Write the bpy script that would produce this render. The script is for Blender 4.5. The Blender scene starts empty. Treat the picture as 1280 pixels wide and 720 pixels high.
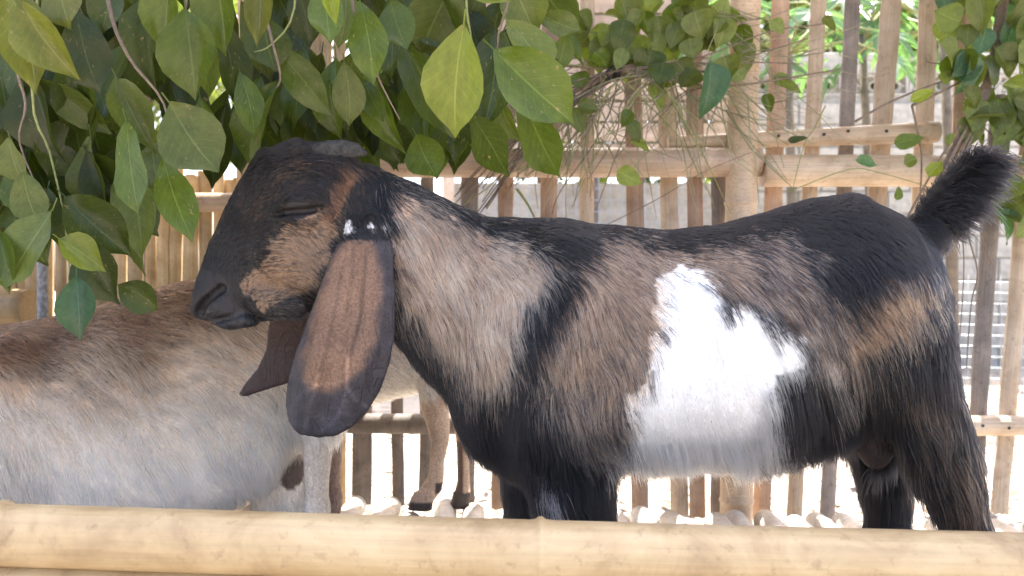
import bpy, bmesh, math, random
import numpy as np
from mathutils import Vector, Matrix
random.seed(7)
R = math.radians
scn = bpy.context.scene
COL = scn.collection

# ------------------------------------------------------------------ camera, sky, sun, exposure
CAMZ, F = 0.57, 1000.0
cam_d = bpy.data.cameras.new('camera'); cam = bpy.data.objects.new('camera', cam_d); COL.objects.link(cam)
cam.location = (0, 0, CAMZ); cam.rotation_euler = (R(90), 0, 0)
cam_d.sensor_width = 36; cam_d.lens = 36 * F / 1280; cam_d.clip_start = 0.02; cam_d.clip_end = 500
cam_d.dof.use_dof = True; cam_d.dof.focus_distance = 1.32; cam_d.dof.aperture_fstop = 4.5
scn.camera = cam
SUN_EL, SUN_AZ = 66, 14            # sun stands behind the pen, a little to the right
world = bpy.data.worlds.new('World'); scn.world = world; world.use_nodes = True
wn = world.node_tree.nodes; wl = world.node_tree.links
sky = wn.new('ShaderNodeTexSky'); sky.sky_type = 'NISHITA'; sky.sun_disc = False
sky.sun_elevation = R(SUN_EL); sky.sun_rotation = R(SUN_AZ); sky.air_density = 0.85; sky.dust_density = 6.0; sky.ozone_density = 1.0
wl.new(sky.outputs[0], wn['Background'].inputs[0]); wn['Background'].inputs[1].default_value = 0.15
sd_ = bpy.data.lights.new('sun', 'SUN'); sd_.energy = 4.0; sd_.angle = R(0.6); sd_.color = (1, 0.95, 0.87)
sun = bpy.data.objects.new('sun', sd_); COL.objects.link(sun)
_d = Vector((math.sin(R(SUN_AZ)) * math.cos(R(SUN_EL)), math.cos(R(SUN_AZ)) * math.cos(R(SUN_EL)), math.sin(R(SUN_EL))))
sun.rotation_euler = (-_d).to_track_quat('-Z', 'Y').to_euler(); sun.location = _d * 20
vs = scn.view_settings; vs.view_transform = 'Standard'; vs.look = 'None'; vs.gamma = 1; vs.exposure = 2.38
scn.cycles.use_denoising = True
scn.cycles.max_bounces = 10; scn.cycles.diffuse_bounces = 5; scn.cycles.glossy_bounces = 4; scn.cycles.transmission_bounces = 8
scn.cycles_curves.shape = 'RIBBONS'

# ------------------------------------------------------------------ helpers
def P(u, v, d): return Vector(((u - 640) * d / F, d, CAMZ - (v - 360) * d / F))
def floor_z(x): return -0.035 * x

def tag(o, label=None, cat=None, group=None, kind=None):
    if label: o['label'] = label
    if cat: o['category'] = cat
    if group: o['group'] = group
    if kind: o['kind'] = kind
    return o
def empty(name, loc=(0, 0, 0)):
    o = bpy.data.objects.new(name, None); COL.objects.link(o); o.location = loc; o.empty_display_size = 0.05; return o
def link(name, me, parent=None, mat=None, matrix=None):
    o = bpy.data.objects.new(name, me); COL.objects.link(o)
    if mat and not me.materials: me.materials.append(mat)
    if parent:
        o.parent = parent
        if matrix is None: matrix = Matrix()
        o.matrix_basis = Matrix.Translation(parent.location).inverted() @ matrix if parent.parent is None else matrix
    elif matrix is not None: o.matrix_basis = matrix
    return o
def mesh(name, V, Fc, smooth=True):
    me = bpy.data.meshes.new(name); me.from_pydata([tuple(v) for v in V], [], Fc); me.update()
    if smooth: me.shade_smooth()
    return me

def tube_geo(pts, radii, n=10, V=None, Fc=None, cap=True, flat=1.0, flat_axis=None):
    """tube along pts; returns vertex and face lists"""
    V = [] if V is None else V; Fc = [] if Fc is None else Fc
    pts = [Vector(p) for p in pts]; m = len(pts); base = len(V); ref = None
    for i, p in enumerate(pts):
        t = (pts[min(i + 1, m - 1)] - pts[max(i - 1, 0)]).normalized()
        if ref is None:
            ref = flat_axis.copy() if flat_axis else (Vector((0, 1, 0)) if abs(t.y) < 0.8 else Vector((1, 0, 0)))
        a = (ref - t * ref.dot(t)).normalized(); b = t.cross(a); ref = a
        r = radii[i] if hasattr(radii, '__len__') else radii
        for k in range(n):
            q = 2 * math.pi * k / n
            V.append(p + a * (math.cos(q) * r * flat) + b * (math.sin(q) * r))
    for i in range(m - 1):
        for k in range(n):
            k2 = (k + 1) % n
            Fc.append((base + i * n + k, base + i * n + k2, base + (i + 1) * n + k2, base + (i + 1) * n + k))
    if cap:
        Fc.append(tuple(base + k for k in range(n))[::-1]); Fc.append(tuple(base + (m - 1) * n + k for k in range(n)))
    return V, Fc

# ---- procedural materials
def mat(name):
    m = bpy.data.materials.new(name); m.use_nodes = True
    return m, m.node_tree.nodes, m.node_tree.links, m.node_tree.nodes['Principled BSDF']
def ramp(nodes, stops, interp='LINEAR'):
    r = nodes.new('ShaderNodeValToRGB'); r.color_ramp.interpolation = interp
    el = r.color_ramp.elements
    while len(el) < len(stops): el.new(0.5)
    for e, (p, c) in zip(el, stops): e.position = p; e.color = (*c, 1) if len(c) == 3 else c
    return r
def noise(nodes, links, scale, detail=4, rough=0.6, vec=None, dist=0.0):
    n = nodes.new('ShaderNodeTexNoise'); n.inputs['Scale'].default_value = scale; n.inputs['Detail'].default_value = detail
    n.inputs['Roughness'].default_value = rough; n.inputs['Distortion'].default_value = dist
    if vec: links.new(vec, n.inputs['Vector'])
    return n
def mixc(nodes, links, mode, fac, a, b):
    m = nodes.new('ShaderNodeMix'); m.data_type = 'RGBA'; m.blend_type = mode; m.clamp_result = False
    for sock, val in ((m.inputs[0], fac), (m.inputs[6], a), (m.inputs[7], b)):
        if hasattr(val, 'is_linked'): links.new(val, sock)
        elif isinstance(val, (int, float)): sock.default_value = val
        else: sock.default_value = (*val, 1)
    return m.outputs[2]
def bamboo_mat(name, c_dark, c_mid, c_light, axis='Z', rough=0.5, stain=0.5, fibre=260, vary=0.25, scale=1.0, fc=0.72):
    """fibres run along the object's own axis; blotches, scratches and specks"""
    m, n, l, b = mat(name)
    tc = n.new('ShaderNodeTexCoord'); oi = n.new('ShaderNodeObjectInfo')
    off = n.new('ShaderNodeVectorMath'); off.operation = 'ADD'
    cmb = n.new('ShaderNodeCombineXYZ')
    ml = n.new('ShaderNodeMath'); ml.operation = 'MULTIPLY'; ml.inputs[1].default_value = 37.0
    l.new(oi.outputs['Random'], ml.inputs[0])
    for k in range(3): l.new(ml.outputs[0], cmb.inputs[k])
    l.new(tc.outputs['Object'], off.inputs[0]); l.new(cmb.outputs[0], off.inputs[1])
    mp = n.new('ShaderNodeMapping'); l.new(off.outputs[0], mp.inputs[0])
    s = {'X': (0.03, 1, 1), 'Y': (1, 0.03, 1), 'Z': (1, 1, 0.03)}[axis]
    mp.inputs['Scale'].default_value = s
    fib = noise(n, l, fibre * scale, 3, 0.6, mp.outputs[0])
    blot = noise(n, l, 9 * scale, 5, 0.62, off.outputs[0], 0.6)
    speck = noise(n, l, 70 * scale, 3, 0.7, off.outputs[0])
    r1 = ramp(n, [(0.25, c_dark), (0.5, c_mid), (0.75, c_light)]); l.new(blot.outputs[0], r1.inputs[0])
    r2 = ramp(n, [(0.3, (fc,) * 3), (0.6, (1.05,) * 3)]); l.new(fib.outputs[0], r2.inputs[0])
    c = mixc(n, l, 'MULTIPLY', 0.8, r1.outputs[0], r2.outputs[0])
    r3 = ramp(n, [(0.25, (0.35, 0.28, 0.22)), (0.42, (1, 1, 1))]); l.new(speck.outputs[0], r3.inputs[0])
    c = mixc(n, l, 'MULTIPLY', stain, c, r3.outputs[0])
    hv = n.new('ShaderNodeHueSaturation'); l.new(c, hv.inputs['Color'])
    mr = n.new('ShaderNodeMapRange'); mr.inputs[3].default_value = 1 - vary; mr.inputs[4].default_value = 1 + vary
    l.new(oi.outputs['Random'], mr.inputs[0]); l.new(mr.outputs[0], hv.inputs['Value'])
    l.new(hv.outputs[0], b.inputs['Base Color']); b.inputs['Roughness'].default_value = rough
    bp = n.new('ShaderNodeBump'); bp.inputs['Strength'].default_value = 0.35; bp.inputs['Distance'].default_value = 0.004
    l.new(fib.outputs[0], bp.inputs['Height'])
    bp2 = n.new('ShaderNodeBump'); bp2.inputs['Strength'].default_value = 0.25; bp2.inputs['Distance'].default_value = 0.01
    l.new(blot.outputs[0], bp2.inputs['Height']); l.new(bp.outputs[0], bp2.inputs['Normal'])
    l.new(bp2.outputs[0], b.inputs['Normal'])
    return m
M = {}
M['rail'] = bamboo_mat('bamboo_yellow', (0.25, 0.155, 0.075), (0.48, 0.345, 0.185), (0.61, 0.47, 0.275), 'X', 0.42, 0.4, 120, 0.05, 0.8, fc=0.86)
M['pale'] = bamboo_mat('bamboo_pale', (0.42, 0.30, 0.19), (0.58, 0.44, 0.30), (0.68, 0.55, 0.40), 'X', 0.45, 0.5, 240, 0.1)
M['pink'] = bamboo_mat('bamboo_brown', (0.40, 0.28, 0.185), (0.55, 0.40, 0.28), (0.65, 0.51, 0.38), 'X', 0.45, 0.5, 240, 0.1)
M['slat'] = bamboo_mat('split_bamboo_tan', (0.34, 0.25, 0.165), (0.50, 0.39, 0.28), (0.60, 0.49, 0.37), 'Z', 0.6, 0.7, 240, 0.18)
M['slat_red'] = bamboo_mat('split_bamboo_reddish', (0.26, 0.165, 0.105), (0.40, 0.27, 0.185), (0.50, 0.36, 0.26), 'Z', 0.55, 0.6, 240, 0.15)
M['slat_grey'] = bamboo_mat('weathered_shaded_bamboo', (0.10, 0.085, 0.075), (0.20, 0.17, 0.15), (0.30, 0.26, 0.23), 'Z', 0.75, 0.9, 200, 0.2)  # weathered grey; also stands in for backlit shade at the fence's left
M['post'] = bamboo_mat('bamboo_post', (0.40, 0.28, 0.17), (0.56, 0.41, 0.27), (0.66, 0.51, 0.36), 'Z', 0.45, 0.5, 200, 0.05)
M['floor'] = bamboo_mat('floor_bamboo', (0.45, 0.38, 0.31), (0.58, 0.52, 0.45), (0.68, 0.63, 0.56), 'Y', 0.5, 0.5, 160, 0.12)
M['panel'] = bamboo_mat('straw_bamboo', (0.30, 0.20, 0.09), (0.50, 0.36, 0.19), (0.66, 0.52, 0.32), 'Z', 0.5, 0.5, 200, 0.25)

def simple(name, col, rough=0.6, metal=0, nscale=40, amt=0.35, bump=0.2):
    m, n, l, b = mat(name)
    tc = n.new('ShaderNodeTexCoord'); nz = noise(n, l, nscale, 5, 0.6, tc.outputs['Object'])
    r = ramp(n, [(0.3, tuple(c * (1 - amt) for c in col)), (0.7, tuple(min(1, c * (1 + amt * 0.6)) for c in col))])
    l.new(nz.outputs[0], r.inputs[0]); l.new(r.outputs[0], b.inputs['Base Color'])
    b.inputs['Roughness'].default_value = rough; b.inputs['Metallic'].default_value = metal
    bp = n.new('ShaderNodeBump'); bp.inputs['Strength'].default_value = bump; bp.inputs['Distance'].default_value = 0.01
    l.new(nz.outputs[0], bp.inputs['Height']); l.new(bp.outputs[0], b.inputs['Normal'])
    return m
M['nail'] = simple('nail_iron', (0.05, 0.04, 0.04), 0.5, 0.6)
M['rope'] = simple('black_rope', (0.012, 0.012, 0.014), 0.4, 0, 200)
M['twig'] = simple('twig_bark', (0.20, 0.15, 0.11), 0.75, 0, 120)
M['twig_green'] = simple('green_stem', (0.25, 0.27, 0.09), 0.6, 0, 120)
M['horn'] = simple('horn_grey', (0.055, 0.053, 0.05), 0.8, 0, 120, 0.6, 1.0)
M['concrete'] = simple('concrete_block', (0.46, 0.44, 0.40), 0.9, 0, 12, 0.3, 0.4)
M['mortar'] = simple('mortar', (0.34, 0.33, 0.30), 0.95, 0, 20)
M['plank'] = bamboo_mat('shed_plank', (0.24, 0.18, 0.13), (0.42, 0.32, 0.24), (0.55, 0.45, 0.36), 'X', 0.7, 0.6, 60, 0.3, 0.3)
M['wire'] = simple('galvanised_wire', (0.42, 0.45, 0.48), 0.45, 0.5, 30, 0.2)
M['thatch'] = simple('thatch', (0.22, 0.16, 0.09), 0.9, 0, 30, 0.5)
M['pipe'] = simple('grey_pipe', (0.34, 0.36, 0.40), 0.6, 0, 90, 0.6, 0.3)
M['bark'] = simple('tree_bark', (0.16, 0.13, 0.10), 0.9, 0, 14, 0.4, 0.6)

def leaf_mat(name, top, under, gloss=0.38, vary=0.2):
    m, n, l, b = mat(name)
    uv = n.new('ShaderNodeUVMap'); sep = n.new('ShaderNodeSeparateXYZ'); l.new(uv.outputs[0], sep.inputs[0])
    def mth(op, a, bb=None):
        k = n.new('ShaderNodeMath'); k.operation = op
        for i, x in enumerate((a, bb)):
            if x is None: continue
            if isinstance(x, (int, float)): k.inputs[i].default_value = x
            else: l.new(x, k.inputs[i])
        return k.outputs[0]
    au = mth('ABSOLUTE', mth('SUBTRACT', sep.outputs[0], 0.5))
    ph = mth('SUBTRACT', mth('MULTIPLY', sep.outputs[1], 9.0), mth('MULTIPLY', au, 5.5))
    side = mth('ABSOLUTE', mth('SUBTRACT', mth('FRACT', ph), 0.5))
    side = mth('LESS_THAN', side, 0.045)
    mid = mth('LESS_THAN', au, 0.016)
    vein = mth('MAXIMUM', mid, mth('MULTIPLY', side, 0.35))
    tc = n.new('ShaderNodeTexCoord'); oi = n.new('ShaderNodeObjectInfo')
    off = n.new('ShaderNodeVectorMath'); off.operation = 'ADD'
    l.new(tc.outputs['Object'], off.inputs[0]); l.new(oi.outputs['Location'], off.inputs[1])
    nz = noise(n, l, 5, 5, 0.65, off.outputs[0])
    geo = n.new('ShaderNodeNewGeometry')
    c = mixc(n, l, 'MIX', geo.outputs['Backfacing'], top, under)
    r = ramp(n, [(0.3, (0.72, 0.74, 0.62)), (0.7, (1.2, 1.15, 1.1))]); l.new(nz.outputs[0], r.inputs[0])
    c = mixc(n, l, 'MULTIPLY', 1.0, c, r.outputs[0])
    spot = noise(n, l, 14, 2, 0.5, off.outputs[0]); rs = ramp(n, [(0.66, (0, 0, 0)), (0.74, (1, 1, 1))]); l.new(spot.outputs[0], rs.inputs[0])
    c = mixc(n, l, 'MIX', rs.outputs[0], c, (0.22, 0.17, 0.08))
    c = mixc(n, l, 'MIX', mth('MULTIPLY', vein, 0.4), c, tuple(min(1, x * 1.9 + 0.05) for x in top))
    hv = n.new('ShaderNodeHueSaturation'); l.new(c, hv.inputs['Color'])
    mr = n.new('ShaderNodeMapRange'); mr.inputs[3].default_value = 1 - vary; mr.inputs[4].default_value = 1 + vary
    l.new(oi.outputs['Random'], mr.inputs[0]); l.new(mr.outputs[0], hv.inputs['Value'])
    l.new(hv.outputs[0], b.inputs['Base Color']); b.inputs['Roughness'].default_value = gloss
    b.inputs['Specular IOR Level'].default_value = 0.4
    bp = n.new('ShaderNodeBump'); bp.inputs['Strength'].default_value = 0.5; bp.inputs['Distance'].default_value = 0.004; bp.invert = True
    l.new(vein, bp.inputs['Height']); l.new(bp.outputs[0], b.inputs['Normal'])
    tr = n.new('ShaderNodeBsdfTranslucent'); tcol = mixc(n, l, 'MULTIPLY', 1.0, hv.outputs[0], (1.5, 1.7, 0.5)); l.new(tcol, tr.inputs[0])
    ms = n.new('ShaderNodeMixShader'); ms.inputs[0].default_value = 0.36
    l.new(b.outputs[0], ms.inputs[1]); l.new(tr.outputs[0], ms.inputs[2]); l.new(ms.outputs[0], n['Material Output'].inputs[0])
    return m
LM = {'o': leaf_mat('leaf_olive', (0.13, 0.14, 0.025), (0.16, 0.17, 0.06)),
      'y': leaf_mat('leaf_yellow_green', (0.19, 0.23, 0.035), (0.20, 0.24, 0.07)),
      'g': leaf_mat('leaf_green', (0.086, 0.125, 0.018), (0.12, 0.15, 0.045), 0.29, 0.3),
      'd': leaf_mat('leaf_dark_green', (0.050, 0.070, 0.013), (0.07, 0.09, 0.028), 0.33, 0.35),
      'b': leaf_mat('leaf_blue_green', (0.07, 0.14, 0.085), (0.10, 0.16, 0.11), 0.32),
      's': leaf_mat('leaf_sage', (0.110, 0.140, 0.034), (0.15, 0.18, 0.07)),
      'f': leaf_mat('leaf_fresh', (0.16, 0.20, 0.058), (0.19, 0.23, 0.09))}

# ------------------------------------------------------------------ the ground
gm, gn, gl, gb = mat('dry_ground')
tc = gn.new('ShaderNodeTexCoord'); g1 = noise(gn, gl, 3, 6, 0.65, tc.outputs['Object']); g2 = noise(gn, gl, 45, 4, 0.7, tc.outputs['Object'])
gr = ramp(gn, [(0.3, (0.30, 0.26, 0.22)), (0.7, (0.50, 0.45, 0.39))]); gl.new(g1.outputs[0], gr.inputs[0])
gr2 = ramp(gn, [(0.32, (0.4, 0.38, 0.36)), (0.45, (1, 1, 1))]); gl.new(g2.outputs[0], gr2.inputs[0])
gl.new(mixc(gn, gl, 'MULTIPLY', 0.8, gr.outputs[0], gr2.outputs[0]), gb.inputs['Base Color']); gb.inputs['Roughness'].default_value = 0.95
gbp = gn.new('ShaderNodeBump'); gbp.inputs['Strength'].default_value = 0.6; gbp.inputs['Distance'].default_value = 0.03
gl.new(g2.outputs[0], gbp.inputs['Height']); gl.new(gbp.outputs[0], gb.inputs['Normal'])
GZ = -0.16
nx = 70
V = []; Fc = []
xs = np.sign(np.linspace(-1, 1, nx)) * np.abs(np.linspace(-1, 1, nx)) ** 3 * 150
rg = np.random.default_rng(3)
for j in range(nx):
    for i in range(nx):
        V.append((xs[i], xs[j] + 3, GZ + (rg.uniform(-0.012, 0.012) if abs(xs[i]) < 12 and abs(xs[j]) < 12 else 0)))
for j in range(nx - 1):
    for i in range(nx - 1):
        a = j * nx + i; Fc.append((a, a + 1, a + nx + 1, a + nx))
tag(link('ground', mesh('ground', V, Fc), mat=gm), 'pale dry trampled ground beyond the pen', kind='structure')

# ------------------------------------------------------------------ bamboo parts
def culm(p0, p1, r0, r1, n=16, node_gap=0.35, seg=26, phase=0.1, bend=0.004, split=None, seed=0, at_nodes=None, amp=0.09):
    """bamboo culm mesh along local X from 0..L with node rings; returns mesh and matrix"""
    p0 = Vector(p0); p1 = Vector(p1); L = (p1 - p0).length; rr = random.Random(seed)
    xs_ = set(np.linspace(0, L, seg))
    nodes = []; x = phase
    while x < L - 0.01:
        if x > 0.01: nodes.append(x)
        x += node_gap * rr.uniform(0.85, 1.15)
    if at_nodes: nodes = at_nodes
    for q in nodes:
        for dx in (-0.014, -0.006, -0.002, 0.002, 0.008, 0.018): xs_.add(min(max(q + dx, 0), L))
    xs_ = sorted(xs_); pts = []; rad = []
    b1, b2 = rr.uniform(0, 6), rr.uniform(0, 6)
    for x in xs_:
        r = r0 + (r1 - r0) * x / L
        for q in nodes:
            e = (x - q)
            r *= 1 + amp * math.exp(-(e / 0.006) ** 2) - 0.03 * math.exp(-((e + 0.008) / 0.006) ** 2)
        pts.append(Vector((x, bend * math.sin(3.0 * x + b1), bend * math.sin(2.3 * x + b2)))); rad.append(r)
    V, Fc = tube_geo(pts, rad, n)
    me = mesh('culm', V, Fc)
    for p in me.polygons:
        if len(p.vertices) > 4: p.use_smooth = False
    X = (p1 - p0).normalized(); Y = Vector((0, 1, 0)); Y = (Y - X * X.dot(Y)).normalized(); Z = X.cross(Y)
    mtx = Matrix((X, Y, Z)).transposed().to_4x4(); mtx.translation = p0
    return me, mtx

def slat_mesh(L, w, th=0.009, seed=0, taper=0.0, ragged=0.0):
    """split bamboo lath: curved outside (towards -y), edges uneven, node ridges; local Z from 0..L"""
    rr = random.Random(seed); n = 7; m = 22
    V = []; Fc = []
    nodes = [rr.uniform(0.1, 0.35) + k * rr.uniform(0.28, 0.38) for k in range(8)]
    e1 = [rr.gauss(0, 0.03) for _ in range(m)]; e2 = [rr.gauss(0, 0.03) for _ in range(m)]
    bw = rr.uniform(-0.006, 0.006)
    for i in range(m):
        t = i / (m - 1); z = t * L; ww = w * (1 - taper * t)
        ridge = sum(math.exp(-((z - q) / 0.012) ** 2) for q in nodes)
        for k in range(n):
            s = k / (n - 1) * 2 - 1
            x = s * ww / 2 * (1 + (e1[i] if s < 0 else e2[i])) + bw * math.sin(math.pi * t)
            zz = z
            if ragged and i in (0, m - 1): zz += rr.uniform(-1, 1) * ragged
            V.append((x, -(1 - s * s) * ww * 0.22 - ridge * 0.0025, zz))
        for k in range(n):
            s = k / (n - 1) * 2 - 1
            x = s * ww / 2 * (1 + (e1[i] if s < 0 else e2[i])) * 0.96 + bw * math.sin(math.pi * t)
            V.append((x, th - (1 - s * s) * ww * 0.14, z))
    q = 2 * n
    for i in range(m - 1):
        for k in range(n - 1):
            a = i * q + k; Fc.append((a, a + 1, a + q + 1, a + q))
            a = i * q + n + k; Fc.append((a + 1, a, a + q, a + q + 1))
        a = i * q; Fc.append((a + n, a, a + q, a + q + n))
        a = i * q + n - 1; Fc.append((a, a + n, a + q + n, a + q))
    for i in (0, m - 1):
        f = [i * q + k for k in range(n)] + [i * q + n + k for k in range(n - 1, -1, -1)]
        Fc.append(tuple(f[::-1]) if i == 0 else tuple(f)) if True else None
    me = mesh('slat', V, Fc)
    me.set_sharp_from_angle(angle=R(35))
    return me
def place_slat(parent, u0, v0, u1, v1, wpx, d, m, seed, ragged=0.004, taper=0.0, yaw=0.0):
    """from bottom (u1,v1) to top (u0,v0)"""
    top = P(u0, v0, d); bot = P(u1, v1, d); L = (top - bot).length
    Z = (top - bot).normalized(); Y = Vector((0, 1, 0)); X = Y.cross(Z).normalized(); Y = Z.cross(X)
    mtx = Matrix((X, Y, Z)).transposed().to_4x4() @ Matrix.Rotation(yaw, 4, 'Z'); mtx.translation = bot
    return link('slat', slat_mesh(L, wpx * d / F, 0.008, seed, taper, ragged), parent, M[m], mtx)

# fence behind the goats
DF = 2.27
fence = tag(empty('bamboo_fence', (0.3, DF, GZ)), 'bamboo picket fence of split upright laths and round rails behind the goats', 'fence')
SL = [  # top u, v ; bottom u, v ; width ; material
    (452, 100, 452, 630, 25, 'slat_grey'), (497, 100, 498, 632, 15, 'slat_grey'), (533, 100, 531, 634, 16, 'slat_grey'),
    (588, 90, 582, 636, 22, 'slat_grey'), (636, 60, 623, 636, 19, 'slat_red'), (690, -70, 684, 640, 21, 'slat_red'),  # grey laths at the left carry their backlit shade in the colour
    (735, -70, 731, 642, 18, 'slat'), (787, -70, 800, 643, 22, 'slat_red'), (832, 20, 850, 644, 22, 'slat'),
    (866, -60, 872, 646, 20, 'slat_red'), (898, 205, 897, 648, 19, 'slat_grey'),
    (979, -70, 952, 650, 22, 'slat_red'), (1027, -70, 993, 650, 19, 'slat'), (1069, -70, 1034, 650, 19, 'slat_grey'),
    (1121, -70, 1093, 300, 24, 'slat'), (1163, -70, 1150, 300, 23, 'slat'), (1208, -70, 1196, 300, 19, 'slat_red'),
    (1251, 120, 1217, 640, 23, 'slat_grey'), (1291, 120, 1250, 642, 21, 'slat'), (1345, -70, 1310, 640, 23, 'slat'), (1390, -70, 1365, 640, 22, 'slat')]
for i, (u0, v0, u1, v1, w, m) in enumerate(SL):
    place_slat(fence, u0, v0, u1, v1, w, DF + (0.012 if i % 3 else 0.0), m, 100 + i, yaw=random.uniform(-0.15, 0.15))
def rail(u0, v0, u1, v1, r0, r1, d, m, seed, gap=0.33, ph=0.1, flat=None):
    me, mx = culm(P(u0, v0, d), P(u1, v1, d), r0 * d / F, r1 * d / F, 18, gap, 30, ph, 0.003, seed=seed)
    return link('rail', me, fence, M[m], mx)
rail(380, 206, 950, 201, 18.5, 18.5, DF - 0.055, 'pink', 1, 0.55, 0.62)
rail(952, 214, 1420, 216, 20, 20, DF - 0.058, 'pale', 2, 0.9, 0.75)
rail(835, 178, 1170, 164, 8, 13.5, DF - 0.033, 'pale', 3, 0.42, 0.33)
rail(425, 530, 1008, 532, 12.5, 12.5, DF - 0.038, 'slat_grey', 4, 0.35, 0.2)  # left half of the lower rail, backlit shade put into its darker colour
rail(1010, 532, 1500, 533, 12.5, 12.5, DF - 0.038, 'pale', 14, 0.5, 0.3)
po_me, po_mx = culm(P(918, 716, DF - 0.06), P(936, -160, DF - 0.06), 19.5 * DF / F, 18 * DF / F, 18, 0.42, 40, 0.2, 0.003, seed=9)
link('post', po_me, fence, M['post'], po_mx)
me_n = mesh('nail', *tube_geo([(0, 0, 0), (0, -0.003, 0), (0, -0.005, 0)], [0.0045, 0.0045, 0.002], 8))
for (u, v) in ((973, 170), (1060, 164), (1108, 164), (1030, 168), (1261, 535), (1228, 532)):
    link('nail', me_n, fence, M['nail'], Matrix.Translation(P(u, v, DF - 0.064 if v < 300 else DF - 0.066)))

# second, closely set panel at the left
panel = tag(empty('bamboo_screen', (-1.3, 2.4, GZ)), 'close-set straw coloured bamboo screen behind the hanging leaves', 'screen')
u = -330; k = 0
while u < 425:
    w = random.uniform(9, 21)
    place_slat(panel, u + random.uniform(-2, 2), random.uniform(-60, 10) if u < 190 or u > 300 else random.uniform(205, 228), u, 640, w, 2.36 + 0.012 * (k % 2), 'panel', 300 + k, 0.006)
    u += w * 0.98 + random.choice((0, 0.5, 1, 3)); k += 1
for (v, r) in ((250, 12), (470, 12)):
    me, mx = culm(P(-330, v, 2.31), P(430, v + 2, 2.31), r * 2.31 / F, r * 2.31 / F, 14, 0.4, 24, 0.2, 0.004, seed=int(v))
    link('rail', me, panel, M['pink'], mx)
me, mx = culm(P(-300, 384, 2.25), P(37, 383, 2.25), 22 * 2.25 / F, 22 * 2.25 / F, 18, 0.5, 24, 0.6, 0.002, seed=77)
link('stub_rail', me, panel, M['rail'], mx)
me, mx = culm(P(55, 700, 2.2), P(52, 150, 2.2), 6 * 2.2 / F, 6 * 2.2 / F, 12, 9, 12, 8, 0.003, seed=5)
tag(link('metal_pipe', me, None, M['pipe'], mx), 'thin chalky grey pipe standing beside the end of the yellow rail', 'pipe')

# front rails of the pen, close to the camera
fr = tag(empty('front_railing', (0, 1.0, GZ)), 'two thick yellow bamboo poles lashed side by side along the front of the pen', 'railing')
def long_rail(name, a, b, r0, r1, seed, gap, ph, nd=None):
    me, mx = culm(a, b, r0, r1, 40, gap, 60, ph, 0.0025, seed=seed, at_nodes=nd, amp=0.13); return link(name, me, fr, M['rail'], mx)
long_rail('pole', P(-420, 658, 1.0), P(1700, 716, 1.0), 0.0375, 0.0395, 21, 0.62, 0.455, [0.42, 1.095, 1.72])
long_rail('pole', P(-420, 727, 0.99), P(1700, 800, 0.99), 0.033, 0.036, 22, 0.5, 0.18)
for u in (-380, 1640):
    a = P(u, 600, 1.075); b = a.copy(); b.z = GZ - 0.05
    me, mx = culm(b, a, 0.035, 0.034, 16, 0.3, 14, 0.15, 0.001, seed=u); link('post', me, fr, M['post'], mx)

# platform of round bamboo poles
plat = tag(empty('bamboo_platform', (0, 1.5, GZ)), 'slatted floor of pale round bamboo poles under the goats', 'platform')
x = -2.0; k = 0
while x < 2.0:
    r = random.uniform(0.029, 0.035)
    y1 = 2.13 + random.uniform(-0.025, 0.025); zf = floor_z(x) - r
    me, mx = culm((x, 0.9, zf), (x + random.uniform(-0.015, 0.015), y1, zf), r, r * random.uniform(0.92, 1.0), 14, 0.36, 12, random.uniform(0.05, 0.3), 0.002, seed=500 + k)
    o = link('floor_pole', me, plat, M['floor'], mx)
    x += 2 * r + random.uniform(0.004, 0.03); k += 1
for y in (1.0, 1.55, 2.04):
    me, mx = culm((-2.0, y, floor_z(-2.0) - 0.105), (2.0, y, floor_z(2.0) - 0.105), 0.038, 0.038, 12, 0.4, 20, seed=int(y * 50)); link('joist', me, plat, M['slat_grey'], mx)

# unseen roof added over the pen to keep the sun off the goats
roof = tag(empty('shade_roof', (0, 1.9, GZ)), 'thatched roof on bamboo posts, unseen, added to shade the pen', 'roof')
bmx = [(-3.2, 1.25, 1.98), (3.2, 1.25, 1.98), (3.2, 2.85, 2.15), (-3.2, 2.85, 2.15)]
V = [Vector(p) for p in bmx] + [Vector(p) + Vector((0, 0, 0.09)) for p in bmx]
link('thatch', mesh('thatch', V, [(3, 2, 1, 0), (4, 5, 6, 7), (0, 1, 5, 4), (1, 2, 6, 5), (2, 3, 7, 6), (3, 0, 4, 7)], False), roof, M['thatch'])
for x in np.linspace(-3, 3, 9):
    me, mx = culm((x, 1.3, 1.955), (x, 2.82, 2.12), 0.028, 0.026, 10, 0.4, 12, seed=int(x * 10)); link('rafter', me, roof, M['pale'], mx)
for x in (-3, 3):
    for y, z in ((1.4, 1.95), (2.75, 2.09)):
        me, mx = culm((x, y, GZ - 0.05), (x, y, z), 0.045, 0.042, 12, 0.4, 14, seed=int(x + y * 9)); link('post', me, roof, M['post'], mx)
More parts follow.
